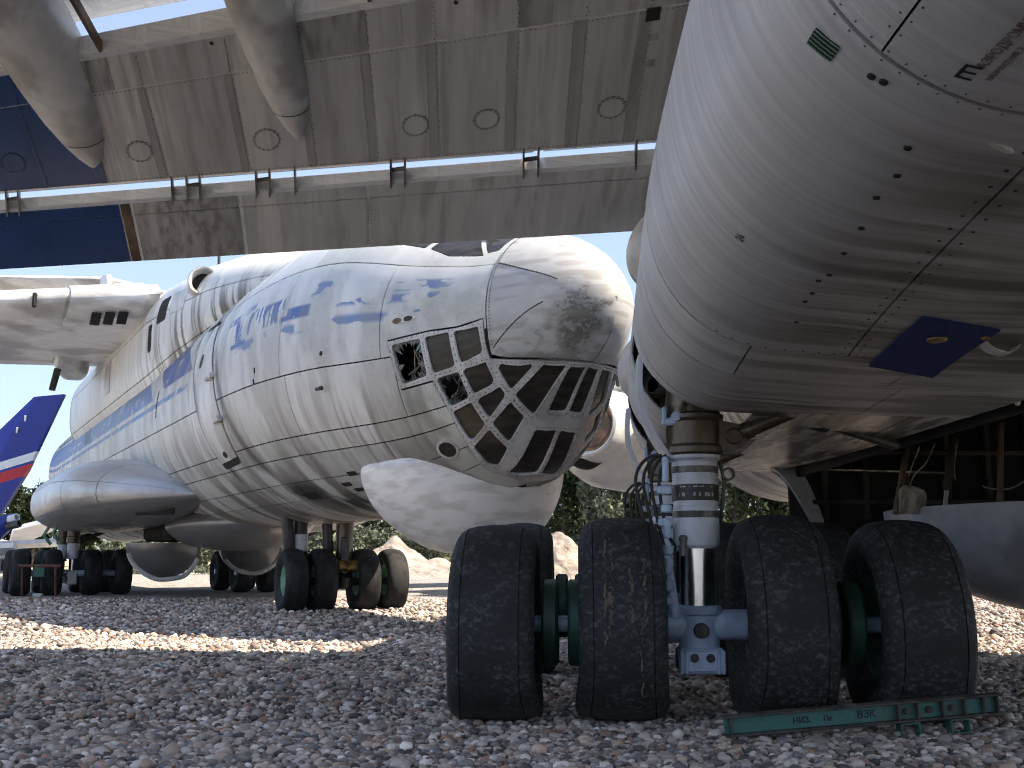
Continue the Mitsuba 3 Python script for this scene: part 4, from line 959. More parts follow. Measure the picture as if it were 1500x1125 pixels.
for pts in ([(1369, 650), (1355, 680), (1340, 695), (1333, 712)], [(1347, 655), (1337, 680), (1331, 698)], [(1401, 650), (1398, 690), (1400, 702)], [(1500, 705), (1470, 717), (1440, 712)]):
    put(BK + "__loose_cable", tube(smooth_path([at(x, y, 8.9 - .05 * i) for i, (x, y) in enumerate(pts)], 14), .006, 6), "cloth_grey")
rg = []
for k in range(7):
    x0 = 1318 + 5 * k
    rg.append(tube(smooth_path([at(1326 + rng.uniform(-3, 3), 714, 8.8), at(x0 + 4, 725 + rng.uniform(-4, 4), 8.75), at(x0 + rng.uniform(-4, 4), 752, 8.8)], 10), np.interp(np.linspace(0, 1, 10), [0, .3, 1], [.022, .040, .018]), 7))
put(BK + "__rag", cat(rg), "cloth_grey"); labels[BK + "__rag"] = {"label": "grey rag tied to a rod in the wheel bay"}
# curved edge of the rear bay door, lit by the sun, and the bowl shaped door that hangs low
ed = []
for t in np.linspace(0, 1, 14):
    c = at(1128 + 62 * t, 684 + 86 * t ** 1.5, 10.6); ed.append(np.array([c + V(0, 0, .0), c + V(.30 * (1 - .35 * t), .25, .06), c + V(.30 * (1 - .35 * t), .30, .02), c + V(.03, .06, -.05)]))
put(NA + "__bay_door_edge", loft(ed), "gear_white"); labels[NA + "__bay_door_edge"] = {"label": "curved pale door edge behind the strut"}
k = bowl(V(5.02, 9.2, 1.40), 1.70, 1.9, 0.92, UX, DX, m="door_white", parent=NA); labels[k] = {"label": "pale bowl shaped wheel bay door hanging low behind the right wheels"}

# main legs
def near_leg(c, rear=False):
    """A leg standing at the point c on the ground."""
    L = key_for(NA + "__main_gear_leg")
    scene[L] = mikit.ply(lathe([(1.62, 0), (1.62, .165), (1.635, .185), (1.67, .185), (1.69, .172), (1.83, .175), (1.85, .19), (1.875, .19), (1.89, .17), (1.93, .17), (1.95, .178), (2.02, .168), (2.25, .168), (2.5, .20), (2.62, .20), (2.62, 0)], c, UP, 40), "bronze_metal", smooth=32)
    put(L + "__oleo_sleeve", lathe([(1.04, 0), (1.04, .125), (1.06, .142), (1.09, .146), (1.30, .143), (1.305, .139), (1.42, .139), (1.425, .143), (1.53, .143), (1.58, .143), (1.60, .163), (1.622, .165), (1.63, 0)], c, UP, 40), "gear_white")
    for z in (1.25, 1.53): put(L + "__metal_strap", lathe([(z - .022, .140), (z - .02, .1465), (z + .02, .1465), (z + .022, .140)], c, UP, 40), "bracket_metal")
    put(L + "__placard", lathe([(1.335, .139), (1.337, .1475), (1.435, .1475), (1.437, .139)], c, UP, 40), "placard_black")
    put(L + "__piston", cyl(c + UP * .64, c + UP * 1.06, .104, sec=32), "chrome")
    put(L + "__axle_block", lathe([(.30, 0), (.30, .115), (.32, .122), (.63, .128), (.64, .142), (.675, .145), (.69, .135), (.70, 0)], c, UP, 32), "gear_blue")
    put(L + "__axle_block__foot", cat(cbox((.285, .26, .15), c + UP * .365 - DX * .03, .02, np.array([UX, DX, UP])), [cbox((.02, .03, .14), c + UP * .36 - DX * .165 + UX * o, .006, np.array([UX, DX, UP])) for o in (-.125, -.095, .095, .125)]), "gear_blue")
    put(L + "__axle_block__bolt", cat(cyl(c + UP * .545 - DX * .11, c + UP * .545 - DX * .150, .046, bev=.006), cyl(c + UP * .545 - DX * .14, c + UP * .545 - DX * .158, .026, sec=6)), "steel_dark")
    for o in (-.048, .048): put(L + "__axle_block__bolt", cat(cyl(c + UP * .385 - DX * .155 + UX * o, c + UP * .385 - DX * .172 + UX * o, .026), cyl(c + UP * .385 - DX * .17 + UX * o, c + UP * .385 - DX * .18 + UX * o, .015, sec=6)), "steel_dark")
    put(L + "__axle", cat(cyl(c + UP * .575 - UX * .36, c + UP * .575 + UX * .36, .092), cyl(c + UP * .575 - UX * 1.35, c + UP * .575 + UX * 1.35, .050)), "gear_blue")
    for o in (-.92, -.76, .77, .91): put(L + "__brake_drum", lathe([(-.05, .06), (-.05, .25), (-.035, .265), (.035, .265), (.05, .25), (.05, .06)], c + UP * .585 + UX * o, UX, 36), "hub_green")
    # lug and side brace up to the right
    a = c + UP * 1.735 - DX * .04 + UX * .24
    put(L + "__brace_lug", cat(hull([*(c + UP * z - DX * d + UX * .12 for z in (1.65, 1.85) for d in (-.02, .08)), *(a + UP * .085 * math.cos(t) + UX * .085 * math.sin(t) - DX * d for t in np.linspace(0, PI, 9) for d in (-.03, .05))]), cyl(a - DX * .05, a - DX * .085, .052, bev=.01), cyl(a - DX * .08, a - DX * .10, .026)), "bronze_metal")
    b = a + UX * .40 + UP * .165 - DX * .10
    put(L + "__side_brace", cat(cyl(a + UX * .03 + UP * .02, a + (b - a) * .3, .056), cyl(a + (b - a) * .28, b, .046)), "bronze_metal")
    # curved fairing plate on the left of the leg, bracket and tie rod
    ang = np.linspace(-.08, 1, 18); pl = []
    for t in ang:
        q_ = c + UP * (2.22 - .62 * t) - UX * (.335 - .19 * max(t, 0) ** 2.4 + .02 * math.sin(PI * max(t, 0))) + DX * .02
        w_ = .055 * (1 - .3 * t)
        pl.append(np.array([q_ - UX * .012 - DX * .09, q_ + UX * (w_ * .4) - DX * .10, q_ + UX * (w_ * .4) + DX * .22, q_ - UX * .012 + DX * .22]))
    put(L + "__leg_fairing", loft(pl), "gear_white"); labels[L + "__leg_fairing"] = {"label": "pale curved plate beside the top of the leg"}
    put(L + "__leg_fairing__bracket", cat(cbox((.10, .05, .05), c + UP * 1.83 - UX * .16 - DX * .10, .012, np.array([UX, DX, UP])), cyl(c + UP * 1.86 - UX * .12 - DX * .16, c + UP * 1.86 - UX * .12 - DX * .06, .03), cbox((.03, .04, .11), c + UP * 1.87 - UX * .19 - DX * .10, .008, np.array([UX, DX, UP]))), "gear_blue")
    put(L + "__tie_rod", cyl(c + UP * 1.88 - UX * .10 - DX * .19, c + UP * 2.14 + UX * .02 - DX * .20, .014), "bracket_metal")
    # hoses and valves on the left flank
    hs_ = []
    for k in range(4):
        o = c - UX * (.17 + .03 * k) - DX * (.05 + .02 * k)
        hs_.append(tube(smooth_path([o + UP * 1.62 + UX * .02, o + UP * 1.45 - UX * (.06 + .02 * k), o + UP * (1.15 - .05 * k) - UX * .02, o + UP * (1.02 - .1 * k) + UX * .03, o + UP * .72 + UX * .0], 26), .011, 7))
    put(L + "__hose", cat(hs_), "hose_black")
    fit = [cyl(c - UX * .19 - DX * .09 + UP * z, c - UX * .19 - DX * .09 + UP * (z + h), r, sec=12, bev=.006) for z, h, r in ((.78, .07, .035), (.88, .10, .028), (1.0, .06, .04), (1.10, .12, .026), (1.26, .05, .035), (1.45, .16, .022))]
    fit += [cbox((.09, .06, .05), c - UX * .20 - DX * .08 + UP * z, .01) for z in (.95, 1.20, 1.40, .72)]
    for m_ in fit: put(L + "__valve_block", m_, "gear_blue")
    put(L + "__torque_link", cbox((.10, .05, .42), c - UX * .04 + DX * .22 + UP * .90, .015, np.array([UX, DX, UP])), "gear_blue"); put(L + "__damper", cyl(c - UX * .15 - DX * .06 + UP * .62, c - UX * .20 - DX * .06 + UP * 1.0, .035), "gear_blue")
    put(L + "__grease_valve", cat(cyl(c - UX * .095 - DX * .125 + UP * .99, c - UX * .095 - DX * .125 + UP * 1.12, .022, bev=.005), cyl(c - UX * .095 - DX * .125 + UP * 1.09, c - UX * .095 - DX * .125 + UP * 1.11, .028)), "bracket_metal")
    put(L + "__hydraulic_line", cat(lathe([(-.02, .028), (-.02, .042), (.02, .042), (.02, .028)], c + UX * .20 + UP * 1.50 - DX * .08, -DX, 18), tube([c + UX * .16 + UP * 1.60, c + UX * .185 + UP * 1.45, c + UX * .155 + UP * 1.2], .012, 7)), "steel_dark")
    # the tyres
    for j, o in enumerate((-1.255, -.485, .485, 1.235)):
        h_ = (1.19, 1.235, 1.25, 1.215)[j] if not rear else 1.285
        wheel(NA, c + UP * (h_ - .655 + .0) + UX * o, UX, .655, .50, "rubber", "hub_green", 72, squash=h_ - .655)


G1 = at(1024, 925, 6.72) * V(1, 1, 0); G2 = at(983, 900, 9.15) * V(1, 1, 0)
near_leg(G1); near_leg(G2, True)
labels[NA + "__main_gear_leg"] = {"label": "white and light blue gear leg between the four near wheels"}; labels[NA + "__main_gear_leg_001"] = {"label": "second gear leg close behind the first, with hoses"}
# dried clay on the second tyre
cm = []
for (u0, hgt0, hgt1, w_) in ((-.10, 1.14, .50, .009), (-.075, .82, .55, .015), (-.065, 1.1, .7, .006), (.045, .92, .62, .011), (.12, .95, .60, .011), (.10, .62, .2, .007)):
    ang = np.linspace(0, 1, 26); zc_ = 1.235 - .655
    for a, b in zip(ang[:-1], ang[1:]):
        if rng.random() < .2: continue
        za, zb = hgt0 + (hgt1 - hgt0) * a, hgt0 + (hgt1 - hgt0) * b
        f_ = lambda z, R: math.sqrt(max(R * R - (z - zc_) ** 2, 1e-4)); R = .6535 if abs(u0) < .08 else .650; du = rng.uniform(-.008, .008)
        c0 = G1 + UX * (-.485 + u0 + du)
        cm.append(hull([c0 + UX * s * w_ * rng.uniform(.4, 1) + UP * z - DX * (f_(z, R) + d) for s in (-1, 1) for z in (za, zb) for d in (-.006, .0045)]))
put(NA + "__clay_crust", cat(cm), "clay_mark"); labels[NA + "__clay_crust"] = {"label": "crusts of dried clay on the second tyre from the left", "kind": "stuff"}
# tube of the inner door across the underside, behind the leg
p0, p1 = at(1068, 582, 6.62), at(1312, 652, 7.5)
put(NA + "__door_tube", cat(cyl(p0, p0 * .45 + p1 * .55, .055), cyl(p0 * .48 + p1 * .52 + UP * .01, p1, .035)), "steel_dark")

# the fuselage of the near aircraft, above and to the right
FC = V(4.9, 6.6, 4.5)
def nfus(Y, t):
    s = Y + 12.5; k = np.power(np.clip(s / 8.0, 0.0001, 1), .5) * np.clip(1 - np.clip((Y - 22) / 14, 0, 1) ** 1.6 * .95, .05, 1)
    c = FC + (Y[..., None] - 6.6) * DX
    return c + 2.4 * k[..., None] * (np.sin(t)[..., None] * UX + np.cos(t)[..., None] * UP) + (np.clip((Y - 22) / 14, 0, 1) * 1.6)[..., None] * UP
nf_dom = sbox(-12.45, 0, 36, 2 * PI).difference(sbox(5.4, 2.2, 11, 4.8))
skin(NA + "__fuselage", nfus, nf_dom, "near_skin", 1.0, .2, h=0, depth=0, out=lambda Y, t, P: P - (FC + (Y[..., None] - 6.6) * DX))

# the right wing with its flaps lowered: shroud, vane, flap, rear flap, track fairings
Cr, Cl, Ar, Al = onz(1060, -82, 5.75), onz(-150, 139, 5.40), V(1.65, 9.49, 4.89), V(-6.11, 10.87, 4.81)
Gr, Gl, Br, Bl = V(1.64, 9.79, 4.79), V(-6.18, 11.16, 4.69), V(1.57, 10.41, 4.30), V(-6.22, 11.75, 4.23)
LF = np.linalg.norm(Cl - Cr)      # the flap runs on to the left beyond the frame: a in metres from the right end
def bil(p00, p10, p01, p11):
    def fn(a, b):
        s = (np.asarray(a) / LF)[..., None]; t = np.asarray(b)[..., None]
        return (1 - s) * ((1 - t) * p00 + t * p01) + s * ((1 - t) * p10 + t * p11)
    return fn
fl1, fl2 = bil(Cr, Cl, Ar, Al), bil(Gr, Gl, Br, Bl)
dn = lambda a, b, P: -UP + 0 * P
nC = np.cross(Cl - Cr, Ar - Cr); nC /= np.linalg.norm(nC); nC *= np.sign(nC[2])
nG = np.cross(Gl - Gr, Br - Gr); nG /= np.linalg.norm(nG); nG *= np.sign(nG[2])
AMAX = LF * 1.55
def pix_ab(fn, x, y):
    """(a, b) on a flap's underside for a pixel."""
    from scipy.optimize import least_squares
    d = ray(x, y); d /= np.linalg.norm(d)
    r = least_squares(lambda q: np.cross(fn(np.array(q[0]), np.array(q[1])) - EYE, d), [LF * .5, .5]); return r.x


WK = NA + "__wing_flap"
def flap_body(fn, n, th, nose, name, m):
    R_ = []
    for a in np.linspace(-3.6, AMAX, 30):
        f0, f1 = fn(np.array(a), np.array(0.0)), fn(np.array(a), np.array(1.0)); c = f1 - f0
        prof = [(0.0, .004), (-nose * .35, .012), (-nose, .80 * th), (-nose * .85, .97 * th), (0, th * 1.05), (.35, th * 1.08), (.7, th * .62), (1.0, .016), (1.0, .004)]
        R_.append(np.array([f0 + c * u + n * w for u, w in prof]))
    return put(name, loft(R_), m, 30)


flap_body(fl1, nC, .20, .10, WK, "vane_white"); labels[WK] = {"label": "large grey flap of the wing overhead"}
RK = NA + "__rear_flap"
flap_body(fl2, nG, .15, .12, RK, "vane_white"); labels[RK] = {"label": "narrow rear flap behind the large one"}
# skins of the large flap: a front row and a rear row, cut at the ribs; doubler strips between them
RIB = [(1035, 110), (935, 150), (851, 130), (757, 120), (641, 140), (546, 140), (451, 140), (352, 175), (228, 190), (150, 240), (60, 240), (-60, 240)]
ra = [pix_ab(fl1, x, y)[0] for x, y in RIB]; ra = [-3.5] + sorted(ra) + [LF * 1.2, LF * 1.35, AMAX]
BR = .245
blue_a = pix_ab(fl1, 147, 262)[0]
strip_w = [0.05, .10, .115, .10, .095, .085, .085, .08, .085, .07, .06, .06, .06, .06, .06]
for i, (a0, a1) in enumerate(zip(ra[:-1], ra[1:])):
    w0 = strip_w[i - 1] / 1 if i > 0 else 0.02; w1 = .02
    m = "flap_blue" if a0 > blue_a - .25 else "flap_paint"
    skin(WK + "__skin_panel", fl1, sbox(a0 + w0, BR + .006, a1 - w1 * .2, .985), m, .25, .12, h=0.006, depth=.012, tone=int(rng.integers(0, 5)), out=dn)
    if i > 0: skin(WK + "__doubler_strip", fl1, sbox(a0 + .004, BR + .006, a0 + w0 - .004, .985), m if m == "flap_blue" else "flap_band", .2, .12, h=0.009, depth=.014, out=dn)
    skin(WK + "__skin_panel", fl1, sbox(a0 + .006 + .3 * (i % 2), .004, a1 - .001 + .3 * ((i + 1) % 2), BR - .004), m if m == "flap_blue" else ("flap_paint" if i % 3 else "flap_grimy"), .25, .12, h=0.004, depth=.010, tone=int(rng.integers(0, 3)), out=dn)
# rivet lines
rl = [(a, BR + .012) for a in np.arange(-.3, LF * 1.1, .045)] + [(a, .972) for a in np.arange(-.3, LF * 1.1, .045)]
for i, a0 in enumerate(ra[1:-2]): rl += [(a0 + (.012 if j % 2 else .0), b) for j, b in enumerate(np.arange(.03, BR, .022))] + [(a0 - .012, b) for b in np.arange(BR + .04, .97, .035)]
put(WK + "__rivet_heads", dots(fl1, rl, 0.0062, 0.012, 5, dn), "bolt_dark"); labels[WK + "__rivet_heads"] = {"label": "rows of rivets on the flap", "kind": "stuff"}
# round inspection covers
for (x, y, r) in ((205, 221, 19), (391, 204, 20), (609, 183, 20), (713, 174, 19), (896, 157, 20), (999, 150, 19), (20, 238, 18)):
    a, b = pix_ab(fl1, x, y); P = fl1(np.array(a), np.array(b)); rad = r / F_ * np.linalg.norm(P - EYE) * 0.93
    ch = np.linalg.norm(fl1(np.array(a), np.array(1.)) - fl1(np.array(a), np.array(0.)))
    q = np.linspace(0, 2 * PI, 73)[:-1]; rs = rad * (1 + .06 * np.cos(16 * q))
    poly = Polygon(np.stack([a + rs * np.cos(q), b + rs * np.sin(q) / ch], 1)); m = "flap_blue" if x < 100 else "flap_paint"
    k = skin(WK + "__inspection_cover", fl1, poly, m, .1, .05, h=0.011, depth=.014, tone=3, out=dn)
    ringp_ = Polygon(np.stack([a + rs * 1.07 * np.cos(q), b + rs * 1.07 * np.sin(q) / ch], 1)).difference(poly)
    skin(k + "__rim", fl1, ringp_, "bolt_dark", .1, .05, h=0.008, depth=.004, out=dn)
    qq = np.arange(16) / 16 * 2 * PI
    put(k + "__bolt_ring", dots(fl1, np.stack([a + rad * .93 * np.cos(qq), b + rad * .93 * np.sin(qq) / ch], 1), .0085, .016, 6, dn), "bolt_dark"); labels[k + "__bolt_ring"] = {"label": "bolts round the cover", "kind": "stuff"}
# fitting plate with dark hatch at the right, hole
for (x0, y0, x1, y1, m) in ((948, 12, 966, 28, "seam_dark"), (950, 50, 964, 57, "flap_grimy"), (946, 88, 958, 96, "flap_grimy")):
    a0, b0 = pix_ab(fl1, x0, y0); a1, b1 = pix_ab(fl1, x1, y1); skin(WK + "__access_plate", fl1, sbox(min(a0, a1), min(b0, b1), max(a0, a1), max(b0, b1)), m, .1, .1, h=.012, depth=.01, out=dn)
for (x, y) in ((668, 3), (310, 63)):
    a, b = pix_ab(fl1, x, y); put(WK + "__drain_hole", dots(fl1, [(a, max(b, .015))], .022, .010, 12, dn), "seam_dark")
# rear flap skins: plain sections, the grimy one, and the blue outer one
cuts = [(-3.5, pix_ab(fl2, 950, 300)[0], "flap_paint"), (pix_ab(fl2, 950, 300)[0], pix_ab(fl2, 540, 310)[0], "flap_paint"), (pix_ab(fl2, 538, 310)[0], pix_ab(fl2, 357, 320)[0], "flap_paint"), (pix_ab(fl2, 353, 320)[0], pix_ab(fl2, 200, 330)[0], "flap_grimy"),
        (pix_ab(fl2, 199, 340)[0], pix_ab(fl2, 184, 340)[0], "rust_brown"), (pix_ab(fl2, 183, 340)[0], LF * 1.1, "flap_blue"), (LF * 1.1 + .01, AMAX, "flap_blue")]
for a0, a1, m in cuts:
    skin(RK + "__skin_panel", fl2, sbox(a0 + .006, .015, a1 - .006, .19), m, .25, .1, h=.006, depth=.012, tone=2, out=dn)
    skin(RK + "__skin_panel", fl2, sbox(a0 + .006, .20, a1 - .006, .99), m, .25, .1, h=.006, depth=.012, tone=1, out=dn)
rl = [(a, .205) for a in np.arange(-.3, LF * 1.05, .05)]
a5 = pix_ab(fl2, 536, 330)[0]
for k in range(4): rl += [(a5 - .03 - .035 * k, b) for b in np.arange(.22, .95, .055)]
put(RK + "__rivet_heads", dots(fl2, rl, 0.005, 0.010, 5, dn), "bolt_dark"); labels[RK + "__rivet_heads"] = {"label": "rivet rows on the rear flap", "kind": "stuff"}
# brackets that carry the rear flap across the slot
for x in (18, 252, 283, 385, 432, 583, 778, 932, 985, -70):
    yA = 281.2 - .077 * x; yG = 237 + (990 - x) * .0746
    A0 = fl1(np.array(pix_ab(fl1, x, yA)[0]), np.array(.97)); G0 = fl2(np.array(pix_ab(fl2, x, yG)[0]), np.array(.05))
    wd = .030 if x in (252, 432, 932) else .075; sp = (Cl - Cr) / LF; pk = []
    for o in ((-wd, wd) if wd > .05 else (0,)):
        pk.append(hull([p + sp * (o + s * .010) for s in (-1, 1) for p in (A0 - UP * .012, A0 + UP * .16, G0 - UP * .012 + (G0 - A0) * .12, G0 + UP * .14)]))
    if wd > .05: pk.append(cyl(A0 * .5 + G0 * .5 - sp * wd + UP * .03, A0 * .5 + G0 * .5 + sp * wd + UP * .03, .022))
    put(NA + "__flap_bracket", cat(pk), "bracket_metal")
# pale plate above the slot, between the large flap and the rear one
def plate_ring(a):
    A0, G0 = fl1(np.array(a), np.array(1.0)), fl2(np.array(a), np.array(0.0)); r = G0 - A0
    return np.array([A0 + nC * .02 + r * .02, A0 + r * .5 + UP * .10, A0 + r * 1.0 + UP * .27, A0 + r * 1.0 + UP * .285, A0 + r * .5 + UP * .115, A0 + nC * .035 + r * .02])
gap_a = pix_ab(fl1, 790, 225)[0]
for (a0, a1) in ((-3.6, gap_a - .05), (gap_a + .05, AMAX)): put(NA + "__slot_plate", loft([plate_ring(a) for a in np.linspace(a0, a1, 16)]), "vane_white")
# forward vane, struts and the trailing shroud of the wing
cd0 = (Cr - Ar) / np.linalg.norm(Cr - Ar); fwd = -DX
def vane_ring(a):
    c = fl1(np.array(a), np.array(0.0))
    lo = [(.70, .27), (.62, .40), (.48, .50), (.28, .57), (.02, .60), (-.30, .60)]
    return np.array([c + fwd * u + UP * w for u, w in lo + [(u, w + .022) for u, w in lo[::-1]]])
put(NA + "__spoiler_panel", loft([vane_ring(a) for a in np.linspace(-3.6, AMAX, 24)]), "vane_white", 40); labels[NA + "__spoiler_panel"] = {"label": "bright curved panel above the slot ahead of the flap"}
sh = []
for a in np.linspace(-3.6, AMAX, 24):
    c = fl1(np.array(a), np.array(0.0)) + fwd * .80 + UP * .30; q = np.arange(14) / 14 * 2 * PI
    sh.append(c + np.cos(q)[:, None] * .12 * fwd + np.sin(q)[:, None] * .10 * UP)
put(NA + "__wing_shroud", loft(sh), "rust_brown", 40)
for x in (150, 543, 880, -60):
    a = pix_ab(fl1, x, 111.6 - .183 * x)[0]; c = fl1(np.array(a), np.array(0.0))
    put(NA + "__vane_strut", hull([c + (Cl - Cr) / LF * (s * .018) + fwd * u + UP * w for s in (-1, 1) for u, w in ((.0, .02), (-.04, .10), (.72, .24), (.72, .34))]), "rust_brown")
# the wing box itself, ahead of the shroud (over the viewer's head)
wr = []
for a in np.linspace(-3.6, AMAX * 2.4, 10):
    c = fl1(np.array(a), np.array(0.0)) + fwd * .86 + UP * .30; ch = 6.0 - .13 * max(a, 0)
    wr.append(np.array([c + fwd * ch * u + UP * w for u, w in ((0, .0), (.2, -.06), (.6, -.12), (.9, .05), (1, .28), (.95, .5), (.6, .78), (.3, .68), (0, .22))]))
put(NA + "__wing", loft(wr), "flap_paint", 30)
# flap track fairings: long tapered pods whose tails end under the flap
def pod(tip, w, h, drop, name="flap_track_fairing"):
    d = fwd * math.cos(math.radians(19)) + UP * math.sin(math.radians(19)); sd = UX; nn_ = np.cross(sd, d); nn_ *= np.sign(nn_[2]); R_ = []
    q = np.linspace(0, 2 * PI, 40, endpoint=False)
    for u, k, kh in ((0, .02, .03), (.03, .17, .18), (.12, .40, .40), (.28, .66, .62), (.55, .86, .82), (.95, .96, .94), (1.5, 1, .98), (2.3, 1, 1), (3.6, 1, 1), (5.0, .8, .8), (5.8, .2, .2)):
        c = tip + d * u * 1.05 + nn_ * (h * .42 * k)
        cs, sn = np.cos(q), np.sin(q); n = 2.35
        R_.append(c + (w / 2 * k * np.sign(cs) * np.abs(cs) ** (2 / n))[:, None] * sd + (h * .5 * kh * np.sign(sn) * np.abs(sn) ** (2 / n))[:, None] * nn_)
    k = put(NA + "__" + name, loft(R_), "pod_paint", 40)
    c0 = tip + d * .30 * 1.05
    put(k + "__tail_seam", loft([tip + d * uu * 1.05 + nn_ * (h * .42 * kk) + (w / 2 * kk * 1.012 * np.sign(np.cos(q)) * np.abs(np.cos(q)) ** (2 / 2.35))[:, None] * sd + (h * .5 * kk * 1.012 * np.sign(np.sin(q)) * np.abs(np.sin(q)) ** (2 / 2.35))[:, None] * nn_ for uu, kk in ((.33, .70), (.342, .712))], cap=False), "bolt_dark")
    return k


def on_flap(x, y, off): a, b = pix_ab(fl1, x, y); return fl1(np.array(a), np.array(b)) - nC * off
k = pod(on_flap(140, 241, .05), .75, .70, 0); labels[k] = {"label": "outer pod shaped flap track fairing at the left edge"}
k = pod(on_flap(438, 199, .05), .55, .55, 0); labels[k] = {"label": "inner pod shaped flap track fairing"}
tag(NA, "silver transport aircraft overhead at the right, with lowered flaps and four big near wheels", "airplane")

# ================================================================== small things on the ground
# green I-beam laid in front of the right wheels
b0, b1 = V(*at(1060, 1062, 5.93)), V(*at(1466, 1036, 6.05))
b0[2], b1[2] = 0.035, 0.140
ex = (b1 - b0) / np.linalg.norm(b1 - b0); ey = V(-ex[1], ex[0], 0); ey /= np.linalg.norm(ey); ez = np.cross(ex, ey); BL = np.linalg.norm(b1 - b0); AXB = np.array([ex, ey, ez])
bp = lambda x, y, z: b0 + ex * x + ey * y + ez * z
WB = "chock_beam"
put(WB + "__web", cbox((BL - .01, .012, .085), bp(BL / 2, 0, .05), .002, AXB), "beam_teal")
put(WB + "__top_flange", cbox((BL, .09, .012), bp(BL / 2, 0, .099), .003, AXB), "beam_rust"); put(WB + "__bottom_flange", cbox((BL, .09, .012), bp(BL / 2, 0, .001), .003, AXB), "beam_rust")
for x in (.035, BL * .62, BL * .69, BL * .78, BL * .86, BL * .93, BL - .03): put(WB + "__stiffener", cbox((.010, .08, .086), bp(x, -.002, .05), .002, AXB), "beam_rust")
for x in (BL * .655, BL * .735, BL * .82): put(WB + "__bolt", cat(cyl(bp(x, -.004, .05), bp(x, -.022, .05), .020, sec=6), cyl(bp(x, -.02, .05), bp(x, -.032, .05), .011)), "beam_rust")
for x in (BL * .655, BL * .835):
    parts = [cbox((.11, .07, .010), bp(x, -.01, -.012), .002, AXB), cbox((.11, .07, .010), bp(x, -.01, -.082), .002, AXB), cbox((.010, .07, .065), bp(x - .05, -.01, -.047), .002, AXB), cbox((.010, .07, .065), bp(x + .05, -.01, -.047), .002, AXB)]
    put(WB + "__socket", cat(parts), "beam_teal")
put(WB + "__shim_plate", cbox((.06, .09, .010), bp(BL * .45, 0, .111), .002, AXB), "beam_rust")
for text, x, h in (("НИЗ.", .245, .032), ("Пк", .355, .028), ("ВЗК", .475, .040)):
    m = meshkit.text_mesh(text, h, .0015, bold=True); q = m.vertices
    put(WB + "__lettering", trimesh.Trimesh(bp(BL * x, -.0065, .034) + q[:, :1] * ex + q[:, 1:2] * ez - (q[:, 2:]) * ey, m.faces, process=False), "letter_black", False)
tag(WB, "teal and rusty steel beam with painted letters in front of the right near tyres", "wheel chock")

# frame with a rusty bar before the left wheels of the white aircraft
CB_ = "chock_frame"; q0, q1 = at(28, 829, 28.6), at(89, 829, 28.3)
put(CB_ + "__bar", cyl(q0, q1, .04), "barrier_red")
for q in (q0 * .92 + q1 * .08, q0 * .12 + q1 * .88): put(CB_ + "__leg", cyl(q, q * V(1, 1, 0) + V(0, .1, .02), .03), "barrier_red")
put(CB_ + "__centre_plate", cbox((.28, .04, .34), (q0 + q1) / 2 - UP * .12, .01), "hub_green"); put(CB_ + "__foot", cbox((.22, .12, .09), ((q0 + q1) / 2) * V(1, 1, 0) + UP * .05, .01), "frame_grey")
tag(CB_, "rusty barred frame leaning on the far left wheel group of the white aircraft", "wheel chock")

# ================================================================== aircraft in the background
# engine and wing of another transport aircraft, seen between the white nose and the near wheels
TA = "transport_aircraft_002"
ec = at(858, 620, 28.0); ed_ = V(-.52, -.85, -.02); ed_ /= np.linalg.norm(ed_)
put(TA + "__engine_nacelle", lathe([(-.7, .70), (-.25, .72), (-.06, .76), (0, .80), (.01, .83), (-.03, .88), (-.25, .94), (-1.0, 1.02), (-2.6, 1.06), (-4.2, .98), (-6.0, .70), (-6.0, 0)], ec, ed_, 48), "white_plain")
tag(TA + "__engine_nacelle", "white engine pod with a rusty cover over its intake")
put(TA + "__engine_nacelle__intake_cover", lathe([(-.22, 0), (-.20, .30), (-.24, .5), (-.22, .725)], ec, ed_, 40), "fan_cover")
put(TA + "__engine_nacelle__cover_rib", lathe([(-.19, .60), (-.17, .62), (-.19, .64)], ec, ed_, 40), "rust_brown")
e2 = ec + V(.75, 2.0, -.42)
put(TA + "__cowling", lathe([(1.3, .72), (1.0, .98), (.2, 1.18), (-2.0, 1.26), (-5, .9), (-5, 0)], e2, ed_, 40), "white_plain")
sdv = V(ed_[1], -ed_[0], 0); sdv = sdv if sdv[0] > 0 else -sdv
wl = []
for k, (o, ch, th) in enumerate(((-2.0, 5.2, .13), (2.5, 5.6, .13), (10.0, 7.0, .12))):
    a = airfoil(24, th); c = at(880, 566, 30.5) + sdv * o - ed_ * 0.0 + UP * (.06 * o)
    wl.append(c - a[:, :1] * ch * ed_ + a[:, 1:2] * ch * UP)
put(TA + "__wing", loft(wl), "white_plain", 35)
for o in (.25, .55, .9): put(TA + "__wing__slat_bracket", cbox((.10, .3, .34), at(880, 566, 30.5) + sdv * o + UP * .12 - ed_ * .1, .03, np.array([sdv, -ed_ * 1.0, UP])), "seam_dark")
put(TA + "__pylon", loft([at(880, 590, 29.5) + V(0, k * 2.4, .1) + np.array([(-.14, 0, -.5), (.14, 0, -.5), (.14, 0, .7), (-.14, 0, .7)]) for k in (0, 1)]), "white_plain")
put(TA + "__fuselage", lathe([(9, 0), (8.6, .8), (7, 1.7), (4, 2.4), (-16, 2.4), (-24, 1.2), (-26, 0)], at(1020, 600, 40.0) + V(6.5, 0, .2), ed_, 40), "white_plain")
tag(TA, "distant white transport aircraft whose engine shows between the white nose and the near gear legs", "airplane")

